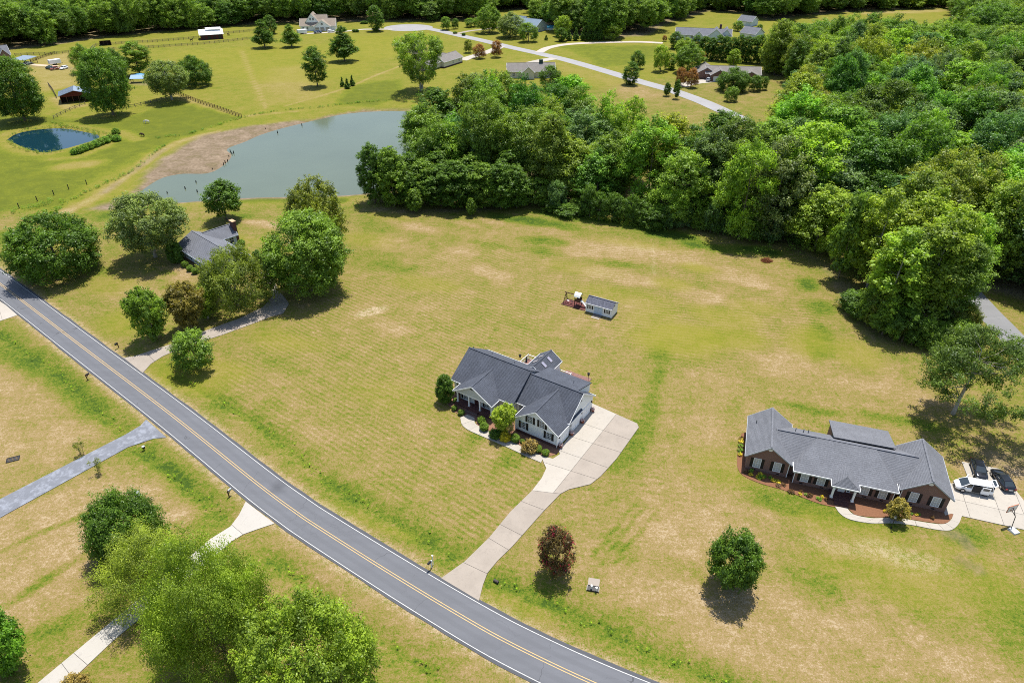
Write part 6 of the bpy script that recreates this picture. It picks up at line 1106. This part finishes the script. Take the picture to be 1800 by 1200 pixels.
cols = [('dark green', DK), ('mid green', MD), ('yellow green', YG), ('blue green', BG), ('olive green', OL), ('bright green', (.075, .125, .018))]
nn = 0
def size_w(h, w): return ('broad' if w > 15.5 else 'narrow' if w < 13 else 'middling') + (' tall' if h > 23.5 else ' low' if h < 20 else '')
def size_g(h, w): return ('tall' if h > 22 else 'low' if h < 19.5 else 'middling') + (' broad' if w > 9.8 else ' slim')
def side_g(x, y):
    px = 900 + F * x / (y * cP + CAM_H * sP); return 'field side' if px < 1570 else 'middle' if px < 1640 else 'lane side'
def place_w(x, y):
    D = y * cP + CAM_H * sP; px = 900 + F * x / D; py = prow(x, y, 18)
    col_ = 'near the pond' if px < 850 else 'above the swing set' if px < 1060 else 'above the shed' if px < 1180 else 'above the brush pile, left' if px < 1300 else 'above the brush pile, right' if px < 1420 else 'above the tall grove, left' if px < 1560 else 'above the tall grove, right' if px < 1700 else 'at the right edge'
    return col_ + (', rear rows' if py < 190 else ', middle rows' if py < 290 else ', front rows')
for dist, x, y, d, src in wood:
    if nn >= 285: FARW.append((x, y)); continue
    nn += 1; edge = d < 11; jit = lambda c: tuple(v * random.uniform(.85, 1.18) for v in c)
    if src == 'B':
        cn, c = ('yellow green', (.084, .116, .019)) if random.random() < .75 else cols[1]
        hg, wg = random.uniform(17, 25), random.uniform(8.5, 11); tree_at(random.choice(('poplar', 'poplar2')), x, y, hg, wg, jit(c), f'{cn} {size_g(hg, wg)} tree of the pale trunked grove, {side_g(x, y)}', 'tall trees in the grove before the lane', name='tree'); continue
    cn, c = random.choices(cols, (4, 4.5, 2.6, 1.6, .7, 2.4))[0]
    if edge: tree_at(f'edge{random.randrange(3)}', x, y, random.uniform(15, 26), random.uniform(10, 15), jit(c), f'{cn} leafy tree at the wood edge {place_w(x, y)}', 'trees along the edge of the wood')
    else: H_, W_ = random.uniform(14.5, 28), random.uniform(11, 17.5); tree_at(f'forest{random.randrange(6)}', x, y, H_, W_, jit(c), f'{size_w(H_, W_)} {cn} crown in the wood {place_w(x, y)}', 'trees inside the dense wood')
for q in (('edge0', 1432, 438, 330, 84, YG, 'yellow green tree standing at the right notch of the field edge'), ('edge2', 1500, 462, 345, 70, MD, 'green tree between field notch and the tall grove'), ('sapling', 1474, 488, 350, 54, MD, 'slim tree standing clear of the wood on the field'), ('pine', 1550, 588, 512, 62, MD, 'young green pine at the foot of the tall grove'), ('round_tree', 1680, 610, 566, 70, MD, 'low bright bush below the tall grove by the lane'), ('edge0', 754, 300, 190, 82, MD, 'leafy tree overhanging the right end of the pond'), ('edge2', 775, 268, 160, 80, DK, 'dark tall tree above the right end of the pond'), ('edge1', 768, 326, 216, 74, (.05, .084, .016), 'tree between the pond shore and pine stand'), ('edge1', 838, 236, 150, 70, DK, 'dark tree at upper left end of the wood'), ('round_tree', 838, 172, 130, 46, GG, 'grey green tree at the top left of the wood'), ('round_tree', 967, 158, 118, 40, DK, 'dark tree top before the brown grey roof')): tree(*q)
for i, (x, y, ty, w) in enumerate(((660, 357, 257, 52), (694, 363, 264, 56), (684, 344, 264, 50), (724, 352, 272, 54), (724, 366, 304, 42), (746, 357, 284, 60), (776, 362, 292, 58), (802, 366, 286, 62), (828, 362, 294, 54), (852, 366, 290, 60), (880, 368, 288, 62), (908, 366, 296, 52), (768, 340, 270, 58), (832, 342, 272, 60), (895, 344, 268, 60))):
    tree('pine_young', x, y, ty, w, (DK, MD)[i % 4 == 1], ('leftmost dark pine by the pond shore at the wood edge', 'second dark pine from the pond shore at the wood edge')[i] if i < 2 else f"{('dark', 'mid green')[i % 4 == 1]} young pine in the {'rear' if y < 350 else 'front'} row, {'near the pond' if x < 740 else 'above the larger young tree' if x < 790 else 'above the smaller young tree' if x < 845 else 'at the end by the tall wood'}", 'young pines at the pond end of the wood', 'pine_tree')
random.seed(9)
for i in range(16):
    f = i / 15; x, y = 1500 + 190 * f + random.uniform(-6, 6), 548 + 62 * math.sin(f * 2.2) + random.uniform(-8, 2); tree('round_tree', x, y, y - random.uniform(28, 60), random.uniform(34, 60), (bcol := random.choice(cols[:3] + cols[4:5]))[1], f"{bcol[0]} understorey bush at the grove's feet, {('field side', 'middle', 'lane side')[min(2, i * 3 // 16)]}", 'understorey bushes of the tall grove', 'bush', 'bush')
for i in range(26):
    f = i / 25; x, y = 925 + 470 * f + random.uniform(-8, 8), 366 + 66 * f ** .9 + random.uniform(-9, 0); tree('round_tree', x, y, y - random.uniform(18, 55), random.uniform(26, 56), (bcol := random.choice(cols[:2] + cols[3:4]))[1], f"{bcol[0]} understorey bush at the wood front {'above the swing set' if x < 1040 else 'above the shed' if x < 1130 else 'left of the brush pile' if x < 1290 else 'above the brush pile'}", 'understorey bushes along the wood front', 'bush', 'bush')
# the far wood: one mass of instanced crowns
for X, Y, dd in [fill(FOREST_C, 11.3, 3, 0, 800)]:
    FARW += list(zip(X, Y))
def far_wood(name, pts, label, seed=5):
    rng = np.random.RandomState(seed); n = len(pts); me = bpy.data.meshes.new(name); me.vertices.add(n)
    me.vertices.foreach_set('co', np.array([(x, y, 0) for x, y in pts], 'f4').ravel())
    for nm, tp, arr in (('sc', 'FLOAT_VECTOR', np.stack([(w := rng.uniform(.8, 1.4, n)), w, rng.uniform(.58, 1.12, n)], 1)), ('rz', 'FLOAT', rng.rand(n) * 6.28), ('ix', 'INT', rng.randint(0, 8, n))):
        a = me.attributes.new(nm, tp, 'POINT'); a.data.foreach_set('vector' if tp == 'FLOAT_VECTOR' else 'value', arr.astype('i4' if tp == 'INT' else 'f4').ravel())
    o = link(name, me); o['kind'] = 'stuff'; o['label'] = label
    ng = bpy.data.node_groups.new(name, 'GeometryNodeTree'); ng.interface.new_socket('Geometry', in_out='INPUT', socket_type='NodeSocketGeometry'); ng.interface.new_socket('Geometry', in_out='OUTPUT', socket_type='NodeSocketGeometry')
    N = ng.nodes; Lk = ng.links.new; gi = N.new('NodeGroupInput'); go = N.new('NodeGroupOutput'); iop = N.new('GeometryNodeInstanceOnPoints')
    srcs = [src_objs[k] for k in ('forest0', 'forest1', 'forest2', 'forest3', 'forest4', 'forest5', 'edge0', 'edge1')]
    for s_ in reversed(srcs):
        oi = N.new('GeometryNodeObjectInfo'); oi.inputs['Object'].default_value = s_; oi.inputs['As Instance'].default_value = False; oi.transform_space = 'ORIGINAL'
        g2 = N.new('GeometryNodeGeometryToInstance'); Lk(oi.outputs['Geometry'], g2.inputs[0]); jl.append(g2)
    jn = N.new('GeometryNodeJoinGeometry')
    for q in jl: Lk(q.outputs[0], jn.inputs[0])
    def attr(nm, t):
        a = N.new('GeometryNodeInputNamedAttribute'); a.data_type = t; a.inputs['Name'].default_value = nm; return a.outputs['Attribute']
    iop.inputs['Pick Instance'].default_value = True
    Lk(gi.outputs[0], iop.inputs['Points']); Lk(jn.outputs[0], iop.inputs['Instance']); Lk(attr('ix', 'INT'), iop.inputs['Instance Index']); Lk(attr('sc', 'FLOAT_VECTOR'), iop.inputs['Scale'])
    cx = N.new('ShaderNodeCombineXYZ'); Lk(attr('rz', 'FLOAT'), cx.inputs[2]); Lk(cx.outputs[0], iop.inputs['Rotation'])
    sm = N.new('GeometryNodeSetMaterial'); sm.inputs['Material'].default_value = FARLEAF; Lk(iop.outputs[0], sm.inputs['Geometry']); Lk(sm.outputs[0], go.inputs[0])
    md = o.modifiers.new('scatter', 'NODES'); md.node_group = ng; return o
jl = []; src_objs = {}
for o in COL.objects:
    if o.type == 'MESH' and o.data.name.endswith('_crown'): src_objs.setdefault(o.data.name[:-6], o)
fwo = far_wood('forest', FARW, 'far woodland closing the view and filling the upper right')
print('individual wood trees', nn, 'far', len(FARW), 'objects', len(COL.objects), 'tris', sum(len(m_.loops) - 2 * len(m_.polygons) for m_ in bpy.data.meshes))
